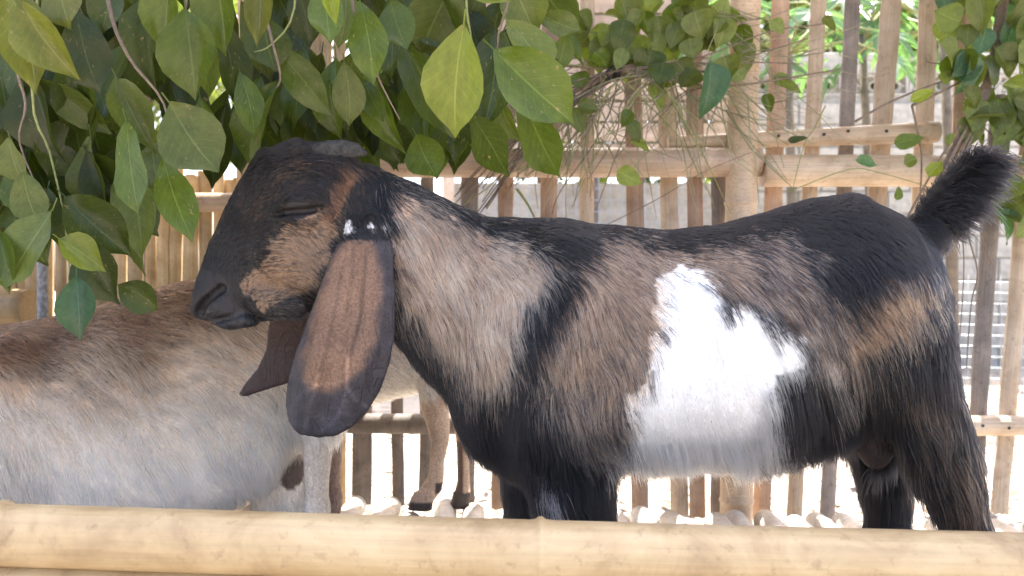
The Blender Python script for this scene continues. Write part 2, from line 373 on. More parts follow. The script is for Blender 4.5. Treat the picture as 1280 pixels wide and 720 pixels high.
# ------------------------------------------------------------------ goats: implicit body -> one continuous mesh, plus fur strands
def hash3(i, j, k, seed):
    h = (i.astype(np.int64) * 374761393 + j.astype(np.int64) * 668265263 + k.astype(np.int64) * 2147483647 + seed * 974711) & 0x7fffffff
    h = ((h ^ (h >> 13)) * 1274126177) & 0x7fffffff
    return ((h ^ (h >> 16)) & 0xffff) / 65535.0
def vnoise(p, scale, seed=0):
    q = p * scale; i = np.floor(q).astype(np.int64); f = q - i; f = f * f * (3 - 2 * f); out = 0
    for a in (0, 1):
        for b in (0, 1):
            for c in (0, 1):
                w = (f[:, 0] if a else 1 - f[:, 0]) * (f[:, 1] if b else 1 - f[:, 1]) * (f[:, 2] if c else 1 - f[:, 2])
                out = out + w * hash3(i[:, 0] + a, i[:, 1] + b, i[:, 2] + c, seed)
    return out * 2 - 1
def poly_sd(pts, poly):
    """signed distance to a closed polygon, negative inside"""
    poly = np.asarray(poly, float); x, y = pts[:, 0], pts[:, 1]
    best = np.full(len(x), 1e18); inside = np.zeros(len(x), bool); n = len(poly)
    for i in range(n):
        ax, ay = poly[i]; bx, by = poly[(i + 1) % n]
        ex, ey = bx - ax, by - ay
        t = np.clip(((x - ax) * ex + (y - ay) * ey) / (ex * ex + ey * ey + 1e-12), 0, 1)
        best = np.minimum(best, (x - ax - t * ex) ** 2 + (y - ay - t * ey) ** 2)
        c = ((ay > y) != (by > y)) & (x < (bx - ax) * (y - ay) / (by - ay + 1e-12) + ax); inside ^= c
    s = np.sqrt(best); s[inside] *= -1
    return s

class Field:
    def __init__(s, xs, ys, zs):
        s.xs, s.ys, s.zs = xs, ys, zs; s.D = np.full((len(xs), len(ys), len(zs)), 0.08, np.float32)
    def box(s, lo, hi):
        f = lambda a, l, h: slice(max(np.searchsorted(a, l) - 1, 0), min(np.searchsorted(a, h) + 1, len(a)))
        return f(s.xs, lo[0], hi[0]), f(s.ys, lo[1], hi[1]), f(s.zs, lo[2], hi[2])
    def merge(s, D, k, sl):
        A = s.D[sl]; B = D
        if k < 0:                                   # carve
            k = -k; h = np.clip(0.5 - 0.5 * (A + B) / k, 0, 1); s.D[sl] = A * (1 - h) + (-B) * h + k * h * (1 - h); return
        h = np.clip(0.5 + 0.5 * (A - B) / k, 0, 1); s.D[sl] = A * (1 - h) + B * h - k * h * (1 - h)
    def chain(s, st, k=0.03, step=0.012):
        """st: list of (centre, cross dir, cross radius, lateral radius, along radius)"""
        L = []
        for (a, b) in zip(st[:-1], st[1:]):
            n = max(2, int((b[0] - a[0]).length / step))
            for i in range(n):
                t = i / n; ts = t
                cr = (a[1] * (1 - ts) + b[1] * ts).normalized()
                L.append((a[0].lerp(b[0], t), cr, *(a[q] * (1 - ts) + b[q] * ts for q in (2, 3, 4))))
        L.append(st[-1])
        mg = 0.06
        lo = [min(l[0][i] - max(l[2:]) for l in L) - mg for i in range(3)]; hi = [max(l[0][i] + max(l[2:]) for l in L) + mg for i in range(3)]
        SL_ = s.box(lo, hi); D = np.full(s.D[SL_].shape, 0.08, np.float32)
        X, Y, Z = s.xs[SL_[0]], s.ys[SL_[1]], s.zs[SL_[2]]
        sub = lambda a, l, h: slice(np.searchsorted(a, l), np.searchsorted(a, h))
        for c, cr, r, w, al in L:
            m = max(r, al) + 0.05
            sx, sy, sz = sub(X, c.x - m, c.x + m), sub(Y, c.y - w - 0.05, c.y + w + 0.05), sub(Z, c.z - m, c.z + m)
            x = (X[sx] - c.x)[:, None, None]; y = (Y[sy] - c.y)[None, :, None]; z = (Z[sz] - c.z)[None, None, :]
            a = x * cr.x + z * cr.z; b = x * cr.z - z * cr.x
            q = (a / r) ** 2 + (b / al) ** 2 + (y / w) ** 2
            g = (a / r ** 2) ** 2 + (b / al ** 2) ** 2 + (y / w ** 2) ** 2
            k0 = np.sqrt(q); d = k0 * (k0 - 1) / np.sqrt(g + 1e-12)
            D[sx, sy, sz] = np.minimum(D[sx, sy, sz], d)
        s.merge(D, k, SL_)
    def plate(s, poly, y0, rr=0.006, k=0.012):
        """flap with outline poly (x,z) and curved mid-surface y0(x,z)"""
        P_ = np.array(poly); sl = s.box((P_[:, 0].min() - 0.03, -9, P_[:, 1].min() - 0.03), (P_[:, 0].max() + 0.03, 99, P_[:, 1].max() + 0.03))
        X, Y, Z = s.xs[sl[0]], s.ys[sl[1]], s.zs[sl[2]]
        gx, gz = np.meshgrid(X, Z, indexing='ij')
        d2 = poly_sd(np.stack([gx.ravel(), gz.ravel()], 1), poly).reshape(gx.shape)
        w0 = np.maximum(d2 + rr, 0)[:, None, :]; w1 = np.abs(Y[None, :, None] - y0(gx, gz)[:, None, :])
        s.merge(np.minimum(np.sqrt(w0 ** 2 + w1 ** 2) - rr, 0.08), k, sl)
    def surface(s):
        D = s.D; I = D < 0
        c = np.zeros(tuple(n - 1 for n in D.shape), np.int8)
        for a in (0, 1):
            for b in (0, 1):
                for e in (0, 1): c += I[a:D.shape[0] - 1 + a, b:D.shape[1] - 1 + b, e:D.shape[2] - 1 + e]
        act = (c > 0) & (c < 8); idx = np.argwhere(act); N = len(idx)
        ids = np.full(act.shape, -1, np.int64); ids[act] = np.arange(N)
        acc = np.zeros((N, 3)); cnt = np.zeros(N); G = (s.xs, s.ys, s.zs)
        pos = lambda ii: np.stack([G[q][ii[:, q]] for q in range(3)], 1)
        for ax in range(3):
            o1, o2 = [q for q in range(3) if q != ax]
            for a in (0, 1):
                for b in (0, 1):
                    i0 = idx.copy(); i0[:, o1] += a; i0[:, o2] += b; i1 = i0.copy(); i1[:, ax] += 1
                    d0 = D[tuple(i0.T)]; d1 = D[tuple(i1.T)]; m = (d0 < 0) != (d1 < 0)
                    t = np.where(m, d0 / np.where(m, d0 - d1, 1), 0)[:, None]
                    p = pos(i0) * (1 - t) + pos(i1) * t
                    acc[m] += p[m]; cnt[m] += 1
        Vv = acc / cnt[:, None]; Q = []
        for ax in range(3):
            o1, o2 = [(1, 2), (2, 0), (0, 1)][ax]
            A = np.take(I, range(0, D.shape[ax] - 1), ax); B = np.take(I, range(1, D.shape[ax]), ax)
            e = np.argwhere(A != B); e = e[(e[:, o1] > 0) & (e[:, o2] > 0) & (e[:, o1] < D.shape[o1] - 1) & (e[:, o2] < D.shape[o2] - 1)]
            flip = A[tuple(e.T)]
            def cell(da, db):
                q = e.copy(); q[:, o1] -= da; q[:, o2] -= db; return ids[tuple(q.T)]
            q = np.stack([cell(1, 1), cell(0, 1), cell(0, 0), cell(1, 0)], 1)
            q[~flip] = q[~flip][:, ::-1]; Q.append(q)
        return Vv, np.concatenate(Q)
def smooth_mesh(Vv, Q, it, lam=0.5, mu=-0.52):
    e = np.concatenate([Q[:, [0, 1]], Q[:, [1, 2]], Q[:, [2, 3]], Q[:, [3, 0]]]); e = np.concatenate([e, e[:, ::-1]])
    deg = np.bincount(e[:, 0], minlength=len(Vv))[:, None].clip(1)
    for i in range(it):
        for f in ((lam, mu) if mu else (lam,)):
            s = np.stack([np.bincount(e[:, 0], weights=Vv[e[:, 1], q], minlength=len(Vv)) for q in range(3)], 1)
            Vv = Vv + f * (s / deg - Vv)
    return Vv
def grid_axis(lo, hi, step, fine=()):
    x = lo; out = [lo]
    while x < hi:
        s = step
        for a, b, fs in fine:
            if a <= x <= b: s = fs
        x += s; out.append(x)
    return np.array(out)
def stations(rows, d, shrink=0.0):
    """rows: (ua,va, ub,vb, lateral, along, depth offset)"""
    out = []
    for ua, va, ub, vb, w, al, dy in rows:
        a, b = P(ua, va, d + dy), P(ub, vb, d + dy); c = (a + b) / 2; e = a - b; r = e.length / 2
        out.append((c, e.normalized(), max(r - shrink, 0.006), w, al))
    return out
def near_uv(p, d):
    """side view of the animal, the far flank mirrored on to the near one"""
    y = np.minimum(p[:, 1], 2 * d - p[:, 1])
    return np.stack([640 + p[:, 0] / y * F, 360 - (p[:, 2] - CAMZ) / y * F], 1)

# ---- fur
fm, fn, fl, fb = mat('goat_hair')
fn.remove(fb)
hb = fn.new('ShaderNodeBsdfHairPrincipled'); hb.model = 'CHIANG'; hb.parametrization = 'COLOR'
at = fn.new('ShaderNodeAttribute'); at.attribute_name = 'hair_col'; fl.new(at.outputs['Color'], hb.inputs['Color'])
hb.inputs['IOR'].default_value = 1.42; hb.inputs['Roughness'].default_value = 0.42; hb.inputs['Radial Roughness'].default_value = 0.5
hb.inputs['Random Roughness'].default_value = 0.2
fl.new(hb.outputs[0], fn['Material Output'].inputs[0])
sm, sn, sl_, sb = mat('goat_skin')
at2 = sn.new('ShaderNodeAttribute'); at2.attribute_name = 'coat'
tcs = sn.new('ShaderNodeTexCoord'); n1 = noise(sn, sl_, 260, 3, 0.6, tcs.outputs['Object']); n2 = noise(sn, sl_, 34, 4, 0.6, tcs.outputs['Object'], 1.5)
rr1 = ramp(sn, [(0.35, (0.62,) * 3), (0.65, (1.25,) * 3)]); sl_.new(n1.outputs[0], rr1.inputs[0])
skc = mixc(sn, sl_, 'MULTIPLY', 0.8, at2.outputs['Color'], rr1.outputs[0])
sb.inputs['Roughness'].default_value = 0.55; sb.inputs['Specular IOR Level'].default_value = 0.35
vmp = sn.new('ShaderNodeMapping'); vmp.inputs['Scale'].default_value = (1, 1, 0.3); sl_.new(tcs.outputs['Object'], vmp.inputs[0]); wv = noise(sn, sl_, 34, 2, 0.5, vmp.outputs[0], 0.8)
rv = ramp(sn, [(0.46, (0, 0, 0)), (0.5, (1, 1, 1)), (0.54, (0, 0, 0))]); sl_.new(wv.outputs[0], rv.inputs[0])
rvc = ramp(sn, [(0.46, (1, 1, 1)), (0.5, (.72, .7, .7)), (0.54, (1, 1, 1))]); sl_.new(wv.outputs[0], rvc.inputs[0]); sl_.new(mixc(sn, sl_, 'MULTIPLY', 0.5, skc, rvc.outputs[0]), sb.inputs['Base Color'])
b1 = sn.new('ShaderNodeBump'); b1.inputs['Strength'].default_value = 0.5; b1.inputs['Distance'].default_value = 0.002; sl_.new(n1.outputs[0], b1.inputs['Height'])
b2 = sn.new('ShaderNodeBump'); b2.inputs['Strength'].default_value = 0.4; b2.inputs['Distance'].default_value = 0.003; sl_.new(rv.outputs[0], b2.inputs['Height']); sl_.new(b1.outputs[0], b2.inputs['Normal'])
sl_.new(b2.outputs[0], sb.inputs['Normal'])

def idw(uv, ctrl, power=2.0):
    """ctrl rows: u, v, values...; inverse-distance blend"""
    C = np.array(ctrl, float); num = 0; den = 0
    for row in C:
        w = 1.0 / (((uv[:, 0] - row[0]) ** 2 + (uv[:, 1] - row[1]) ** 2 + 60.0) ** (power / 2 * 1.3))
        num = num + w[:, None] * row[2:][None, :]; den = den + w
    return num / den[:, None]

def build_goat(name, label, fld, d, coat, flow, count, skin_fix=None, smooth=3, base=(0, 0), seed=1, under=0.5, rad=0.00034, tail=None, group=None):
    rng = np.random.default_rng(seed)
    Vv, Q = fld.surface(); Vv = smooth_mesh(Vv, Q, smooth)
    root = tag(empty(name, (base[0], d, floor_z(base[0]))), label, 'goat', group)
    me = bpy.data.meshes.new('body'); me.vertices.add(len(Vv)); me.vertices.foreach_set('co', Vv.ravel())
    me.loops.add(Q.size); me.loops.foreach_set('vertex_index', Q.ravel().astype(np.int32))
    me.polygons.add(len(Q)); me.polygons.foreach_set('loop_start', np.arange(0, Q.size, 4, dtype=np.int32))
    me.update(calc_edges=True); me.validate(); me.shade_smooth()
    Nn = np.zeros(len(Vv) * 3); me.vertex_normals.foreach_get('vector', Nn); Nn = Nn.reshape(-1, 3)
    uv = near_uv(Vv, d)
    c, ln = coat(uv, Vv, Nn, np.full(len(Vv), 0.5)); c = c * np.where((ln > 0.015) & (c.max(1) < .55), under, 1.0)[:, None]  # skin beneath long fur darkened, painting shade into gaps between strands
    ca = me.color_attributes.new('coat', 'FLOAT_COLOR', 'POINT'); ca.data.foreach_set('color', np.concatenate([c, np.ones((len(c), 1))], 1).astype(np.float32).ravel())
    body = link('body', me, root, sm)
    # roots spread over the skin
    a, b, cc, dd = (Vv[Q[:, i]] for i in range(4))
    area = (np.linalg.norm(np.cross(b - a, cc - a), axis=1) + np.linalg.norm(np.cross(cc - a, dd - a), axis=1)) / 2
    fc = (a + cc) / 2; fnrm = Nn[Q].mean(1); fuv = near_uv(fc, d)
    _, L0 = coat(fuv, fc, fnrm, np.full(len(fc), 0.5))
    away = (fnrm[:, 1] > 0.25)
    tl = (fuv[:, 0] > 1150) & (fuv[:, 1] < 300) & (d == 1.4); away &= ~tl
    fine = np.where(tl, 1.3, 1.0) * np.clip(0.022 / np.clip(L0, 0.004, 1), 0.8, 3.0)
    w = area * np.where(L0 > 0.001, 1, 0) * np.where(away, 0.35, 1.0) * fine; w /= w.sum()
    fi = rng.choice(len(Q), count, p=w); s, t = rng.random((2, count))
    p = (a[fi] * ((1 - s) * (1 - t))[:, None] + b[fi] * (s * (1 - t))[:, None] + cc[fi] * (s * t)[:, None] + dd[fi] * ((1 - s) * t)[:, None])
    n = Nn[Q[fi]].mean(1); n /= np.linalg.norm(n, axis=1)[:, None] + 1e-9
    uv = near_uv(p, d)
    col, ln = coat(uv, p, n, rng.random(count))
    fw = idw(uv, flow)                                # du, dv, lift
    f = np.stack([fw[:, 0], np.zeros(count), -fw[:, 1]], 1)
    sg = np.where(n[:, 1] < 0, -1.0, 1.0)
    lift = fw[:, 2] + 0.05 * vnoise(p, 30, 5) + 0.07 * rng.standard_normal(count)
    wob = np.stack([vnoise(p, 22, 11), vnoise(p, 22, 12), vnoise(p, 22, 13)], 1) * 0.42 + rng.standard_normal((count, 3)) * 0.16
    f = f / (np.linalg.norm(f, axis=1)[:, None] + 1e-9) + wob
    f -= n * (f * n).sum(1)[:, None]; f /= np.linalg.norm(f, axis=1)[:, None] + 1e-9
    lift = np.clip(lift, 0.05, 1.3)[:, None]
    dirv = f * np.cos(lift) + n * np.sin(lift)
    ln = ln * rng.uniform(0.6, 1.35, count)
    if tail is not None: dirv, ln = tail(uv, p, n, dirv, ln, rng, col)
    K = 5; tt = np.linspace(0, 1, K)
    bend = np.clip(lift * 0.9, 0.05, 0.8)
    g = np.array([0, 0, -1.0]); sag = np.clip(ln / 0.05, 0, 1.4)[:, None] * 0.38
    pts = np.zeros((count, K, 3))
    for k, q in enumerate(tt):
        pts[:, k] = p - n * 0.0008 + ln[:, None] * (dirv * q - n * (bend * q * q * 0.55) * np.cos(lift) + g * sag * q * q)
    # tufts: tips lean together
    key = np.floor(p * 120 + 0.6 * np.stack([vnoise(p, 90, 31), vnoise(p, 90, 32), vnoise(p, 90, 33)], 1)).astype(np.int64)
    hk = (key[:, 0] * 73856093) ^ (key[:, 1] * 19349663) ^ (key[:, 2] * 83492791)
    uq, inv = np.unique(hk, return_inverse=True); cn = np.bincount(inv).astype(float)
    for k in range(1, K):
        cen = np.stack([np.bincount(inv, weights=pts[:, k, q]) / cn for q in range(3)], 1)[inv]
        pts[:, k] += (cen - pts[:, k]) * (0.62 * tt[k] ** 1.2)
    # the tuft shares a shade
    vr = np.clip(ln / 0.02, 0.35, 1.0); sh = (1 + rng.normal(0, 0.2, len(uq))[inv] * vr) * (1 + rng.normal(0, 0.25, count) * vr)
    col = np.clip(col * np.clip(np.where(col.min(1) > .6, .6 + .4 * sh, sh), 0.3, 1.9)[:, None], 0.002, 0.97)
    hc = bpy.data.hair_curves.new('fur'); hc.add_curves([K] * count)
    hc.position_data.foreach_set('vector', pts.astype(np.float32).ravel())
    ra = hc.attributes.get('radius') or hc.attributes.new('radius', 'FLOAT', 'POINT')
    thick = rad * np.clip((ln / 0.02) ** 0.4, 0.55, 1.15) * np.where((uv[:, 0] > 1150) & (uv[:, 1] < 300) & (d == 1.4), 1.5, 1.0)
    ra.data.foreach_set('value', (thick[:, None] * np.array([1.0, 1.0, 0.9, 0.65, 0.22])[None, :]).astype(np.float32).ravel())
    ha = hc.attributes.new('hair_col', 'FLOAT_COLOR', 'CURVE')
    ha.data.foreach_set('color', np.concatenate([col, np.ones((count, 1))], 1).astype(np.float32).ravel())
    fo = link('fur', hc, root, fm); hc.materials.clear(); hc.materials.append(fm)
    return root, body

# ---------------- the dark buck
M['eye'] = simple('eye_dark', (0.02, 0.012, 0.008), 0.08, 0, 30, 0.2, 0)
D0 = 1.40
xs_g = grid_axis(-0.60, 0.95, 0.0075, ((-0.60, -0.17, 0.0036),)); ys_g = grid_axis(D0 - 0.20, D0 + 0.20, 0.0052, ((D0 - 0.14, D0 - 0.012, 0.0034),)); zs_g = grid_axis(-0.07, 0.88, 0.0058, ((0.28, 0.85, 0.0042),))
G = Field(xs_g, ys_g, zs_g)
S = lambda rows, sh=0.006: stations(rows, D0, sh)
G.chain(S([(650, 278, 612, 560, .115, .06, 0), (700, 276, 670, 588, .132, .075, 0), (765, 277, 762, 584, .150, .08, 0), (830, 284, 832, 577, .160, .08, 0),
           (900, 277, 900, 572, .162, .08, 0), (960, 261, 962, 570, .155, .08, 0), (1010, 245, 1012, 560, .145, .07, 0), (1060, 238, 1062, 535, .135, .06, 0),
           (1104, 258, 1104, 500, .122, .045, 0), (1138, 288, 1132, 470, .10, .035, 0), (1160, 332, 1152, 440, .07, .025, 0)]), 0.03)
G.chain(S([(462, 203, 452, 372, .058, .04, 0), (510, 222, 494, 422, .066, .05, 0), (560, 247, 532, 466, .076, .05, 0), (610, 268, 566, 503, .090, .05, 0), (650, 279, 596, 552, .110, .06, 0), (700, 280, 640, 586, .12, .06, 0)]), 0.05)
# shoulder mass, haunch
G.chain(S([(665, 330, 760, 360, .05, .06, -.085), (640, 430, 755, 440, .055, .06, -.10), (640, 520, 765, 530, .052, .06, -.095)]), 0.05)
G.chain(S([(1040, 310, 1128, 310, .045, .05, -.07), (1040, 370, 1162, 360, .058, .05, -.085), (1072, 430, 1180, 430, .055, .06, -.085)]), 0.05)
G.chain(S([(790, 430, 800, 570, .055, .08, -.10), (860, 420, 860, 562, .06, .08, -.105), (940, 430, 940, 555, .055, .08, -.095)]), 0.05)
# head
HD = [(246, 368, 262, 400, .026, .022, 0), (252, 338, 292, 407, .034, .03, 0), (264, 300, 332, 402, .038, .03, 0), (281, 262, 378, 397, .044, .032, 0),
      (298, 228, 418, 378, .054, .035, 0), (322, 192, 440, 340, .062, .035, 0), (357, 178, 452, 302, .062, .035, 0), (408, 182, 462, 262, .05, .03, 0)]
G.chain(S(HD, 0.002), 0.025, 0.008)
G.chain(S([(345, 262, 405, 262, .012, .02, -.054), (352, 250, 400, 240, .012, .014, -.056)], 0), 0.02, 0.006)      # brow
G.chain(S([(330, 318, 400, 340, .012, .03, -.044), (370, 330, 430, 345, .012, .03, -.048)], 0), 0.03, 0.006)         # cheek
G.chain(S([(244, 366, 276, 388, .012, .016, -.020), (258, 372, 290, 395, .012, .014, -.026)], 0), 0.014, 0.005)      # nostril wing
G.chain(S([(262, 397, 300, 408, .014, .012, -.022), (290, 396, 322, 405, .012, .01, -.028)], 0), 0.012, 0.005)       # lower lip
def groove(pts, r, k=0.006):
    G.chain([(P(u, v, D0 + dy), Vector((0, 0, 1)), r, r * 1.3, r) for u, v, dy in pts], -k, 0.003)
groove([(277, 361, -.034), (268, 367, -.035), (260, 374, -.033), (254, 382, -.028), (250, 390, -.021)], 0.0085, 0.004)
groove([(245, 399, -.014), (256, 402, -.024), (272, 401, -.032), (290, 396, -.037), (308, 389, -.040), (326, 379, -.042)], 0.006, 0.004)
G.chain(S([(352, 258, 372, 246, .010, .012, -.060), (372, 256, 398, 246, .010, .012, -.062)], 0), 0.008, 0.004)      # upper lid
G.chain(S([(352, 274, 374, 270, .008, .008, -.060), (374, 276, 396, 270, .008, .008, -.061)], 0), 0.008, 0.004)      # lower lid
groove([(350, 267, -.062), (362, 265, -.066), (376, 264, -.068), (390, 263, -.066), (400, 260, -.060)], 0.0058, 0.004)
groove([(352, 243, -.070), (368, 236, -.072), (388, 237, -.070)], 0.004, 0.008)
G.chain(S([(310, 372, 352, 392, .010, .02, -.040), (340, 376, 380, 392, .010, .02, -.044)], 0), 0.02, 0.006)           # jaw muscle
# legs
def leg(rows, k=0.03): G.chain(S(rows, 0.004), k, 0.008)
fz = lambda u, dy: 360 + (CAMZ - floor_z((u - 640) * (D0 + dy) / F)) / (D0 + dy) * F
def lower_leg(u, v0, w0, dy, fwd=-1):
    f = fz(u, dy)
    leg([(u - w0, v0, u + w0, v0, .034, .03, dy), (u - w0 * .72, v0 + (f - v0) * .45, u + w0 * .72, v0 + (f - v0) * .45, .025, .03, dy), (u - 14, f - 45, u + 14, f - 45, .019, .02, dy),
         (u - 18 + 4 * fwd, f - 26, u + 18 + 4 * fwd, f - 26, .023, .018, dy), (u - 22 + 9 * fwd, f - 5, u + 20 + 9 * fwd, f - 5, .026, .006, dy)], 0.02)
leg([(645, 520, 772, 520, .058, .05, -.085), (652, 580, 772, 580, .054, .05, -.085), (664, 640, 768, 640, .048, .04, -.085), (676, 690, 764, 690, .042, .04, -.085)], 0.04); lower_leg(722, 690, 40, -.085)
leg([(622, 540, 730, 540, .05, .05, .085), (626, 590, 715, 590, .047, .05, .085), (632, 640, 712, 640, .042, .04, .085)], 0.04); lower_leg(670, 645, 36, .085)
leg([(1062, 430, 1176, 410, .06, .05, -.08), (1098, 500, 1194, 480, .055, .05, -.085), (1130, 570, 1215, 550, .046, .045, -.085), (1168, 630, 1224, 615, .034, .035, -.085), (1188, 660, 1230, 650, .03, .03, -.085)], 0.04); lower_leg(1208, 665, 24, -.085)
leg([(1050, 450, 1150, 440, .055, .05, .085), (1058, 545, 1135, 540, .045, .045, .085), (1076, 600, 1134, 598, .036, .035, .085), (1088, 650, 1130, 650, .03, .03, .085)], 0.04); lower_leg(1108, 655, 24, .085)
# scrotum, tail
G.chain(S([(1060, 520, 1125, 520, .045, .04, .01), (1066, 556, 1120, 556, .04, .03, .01), (1080, 576, 1108, 576, .025, .014, .01)], 0), 0.02, 0.006)
G.chain(S([(1138, 272, 1172, 312, .034, .03, 0), (1164, 246, 1194, 280, .028, .025, 0), (1190, 220, 1216, 246, .022, .02, 0), (1216, 198, 1236, 214, .014, .012, 0)], 0), 0.025, 0.006)
# ears
EARN = [(438, 268), (462, 262), (482, 280), (489, 320), (493, 370), (493, 420), (488, 452), (477, 486), (462, 512), (446, 530), (425, 541), (402, 545), (380, 540), (364, 526), (356, 506), (358, 482), (366, 452), (376, 418), (388, 382), (400, 345), (412, 312), (424, 288)]
de = D0 - 0.10
earp = [((u - 640) * de / F, CAMZ - (v - 360) * de / F) for u, v in EARN]
def ear_y(x, z):
    v = 360 - (z - CAMZ) / de * F; u = 640 + x / de * F; t = np.clip((v - 275) / 265, 0, 1)
    mid = 458 - 52 * t; hw = 66
    return D0 - 0.062 - 0.062 * np.clip(t * 1.6, 0, 1) + 0.024 * np.abs((u - mid) / hw) ** 2.4 * np.where(u < mid, 1.25, .8) + 0.006 * np.sin((u - mid) / 9.0 + t * 2) * np.clip(t * 2, 0, 1)
G.plate(earp, ear_y, 0.0048)
EARF = [(400, 330), (440, 300), (462, 330), (440, 400), (400, 455), (362, 479), (330, 489), (300, 499), (292, 495), (302, 480), (318, 462), (329, 438), (333, 412), (340, 390), (362, 355)]
df = D0 + 0.085
earf = [((u - 640) * df / F, CAMZ - (v - 360) * df / F) for u, v in EARF]
def earf_y(x, z):
    v = 360 - (z - CAMZ) / df * F; t = np.clip((v - 300) / 190, 0, 1); u = 640 + x / df * F
    return D0 + 0.045 + 0.055 * np.clip(t * 1.4, 0, 1) + 0.012 * ((u - 380 + 40 * t) / 50) ** 2
G.plate(earf, earf_y, 0.0055)

BLK = np.array((0.0066, 0.0064, 0.0078)); TAN = np.array((0.31, 0.205, 0.142)); LTAN = np.array((0.48, 0.325, 0.225)); WHT = np.array((0.87, 0.87, 0.86))
R_NECK = [(492, 228), (522, 224), (556, 250), (600, 280), (645, 300), (690, 312), (703, 322), (682, 362), (658, 398), (645, 440), (634, 482), (618, 492), (590, 478), (552, 448), (518, 416), (496, 385), (486, 330), (488, 270)]
R_BODY = [(752, 300), (790, 298), (845, 317), (900, 310), (975, 300), (1012, 320), (1022, 362), (1062, 396), (1110, 352), (1166, 340), (1168, 398), (1135, 424), (1100, 440), (1060, 470), (1036, 474), (1010, 456), (998, 420), (955, 390), (900, 372), (846, 350), (836, 400), (826, 470), (795, 540), (772, 590), (730, 566), (694, 528), (674, 500), (678, 440), (704, 390), (728, 340)]
R_WHT = [(828, 338), (872, 340), (892, 366), (908, 388), (928, 374), (960, 392), (984, 424), (1010, 418), (1004, 458), (972, 466), (964, 500), (980, 545), (960, 566), (905, 572), (840, 590), (780, 592), (756, 574), (780, 538), (788, 500), (810, 468), (818, 420), (818, 380)]
R_HLEG = [(1128, 470), (1172, 476), (1206, 540), (1226, 600), (1236, 668), (1190, 660), (1168, 590), (1140, 530)]
R_PALE = [(1030, 442), (1050, 440), (1056, 480), (1042, 506), (1030, 480)]
R_FSPOT = [(676, 602), (694, 596), (702, 640), (690, 660), (680, 640)]
R_CHEEK = [(300, 372), (306, 350), (330, 315), (352, 288), (380, 275), (402, 262), (420, 262), (418, 300), (405, 340), (385, 372), (350, 378), (325, 384)]
R_EYES = [(410, 275), (411, 245), (422, 214), (438, 202), (452, 206), (447, 224), (434, 244), (426, 275)]
R_NOSE = [(236, 352), (252, 346), (272, 350), (284, 362), (286, 380), (300, 392), (300, 414), (236, 414)]
R_BROW1 = [(330, 240), (350, 215), (375, 203), (380, 212), (350, 232), (336, 248)]
R_BROW2 = [(300, 262), (320, 248), (322, 262), (305, 276)]
R_EAR = [(434, 302), (462, 298), (472, 325), (476, 380), (471, 424), (452, 462), (436, 486), (412, 494), (384, 490), (374, 472), (381, 440), (391, 400), (402, 360), (415, 326)]
EARN_A = EARN; EARF_A = EARF
def line_d(uv, pts):
    b = np.full(len(uv), 1e9)
    for (ax, ay), (bx, by) in zip(pts[:-1], pts[1:]):
        ex, ey = bx - ax, by - ay; t = np.clip(((uv[:, 0] - ax) * ex + (uv[:, 1] - ay) * ey) / (ex * ex + ey * ey), 0, 1)
        b = np.minimum(b, np.hypot(uv[:, 0] - ax - t * ex, uv[:, 1] - ay - t * ey))
    return b
VEINS_FOLDS = [([(435, 444), (433, 489), (425, 515), (413, 531), (400, 540)], 1.9), ([(397, 470), (393, 490), (385, 512), (382, 533)], 1.7), ([(395, 482), (380, 490), (369, 500), (361, 515)], 1.7), ([(427, 477), (400, 481), (380, 477), (367, 470)], 1.25), ([(458, 509), (445, 500), (435, 486)], 1.7), ([(425, 515), (440, 520), (448, 516)], 1.5), ([(400, 520), (408, 530), (412, 522)], 1.5),
         ([(457, 310), (455, 350), (450, 400), (438, 445)], .5), ([(428, 335), (420, 380), (410, 430), (400, 465)], .6), ([(443, 305), (440, 350), (432, 400)], .7), ([(395, 400), (386, 440), (374, 470)], .7), ([(475, 330), (478, 390), (468, 440), (450, 480)], 1.35)]  # dark lines paint the shade in the ear's lengthwise folds
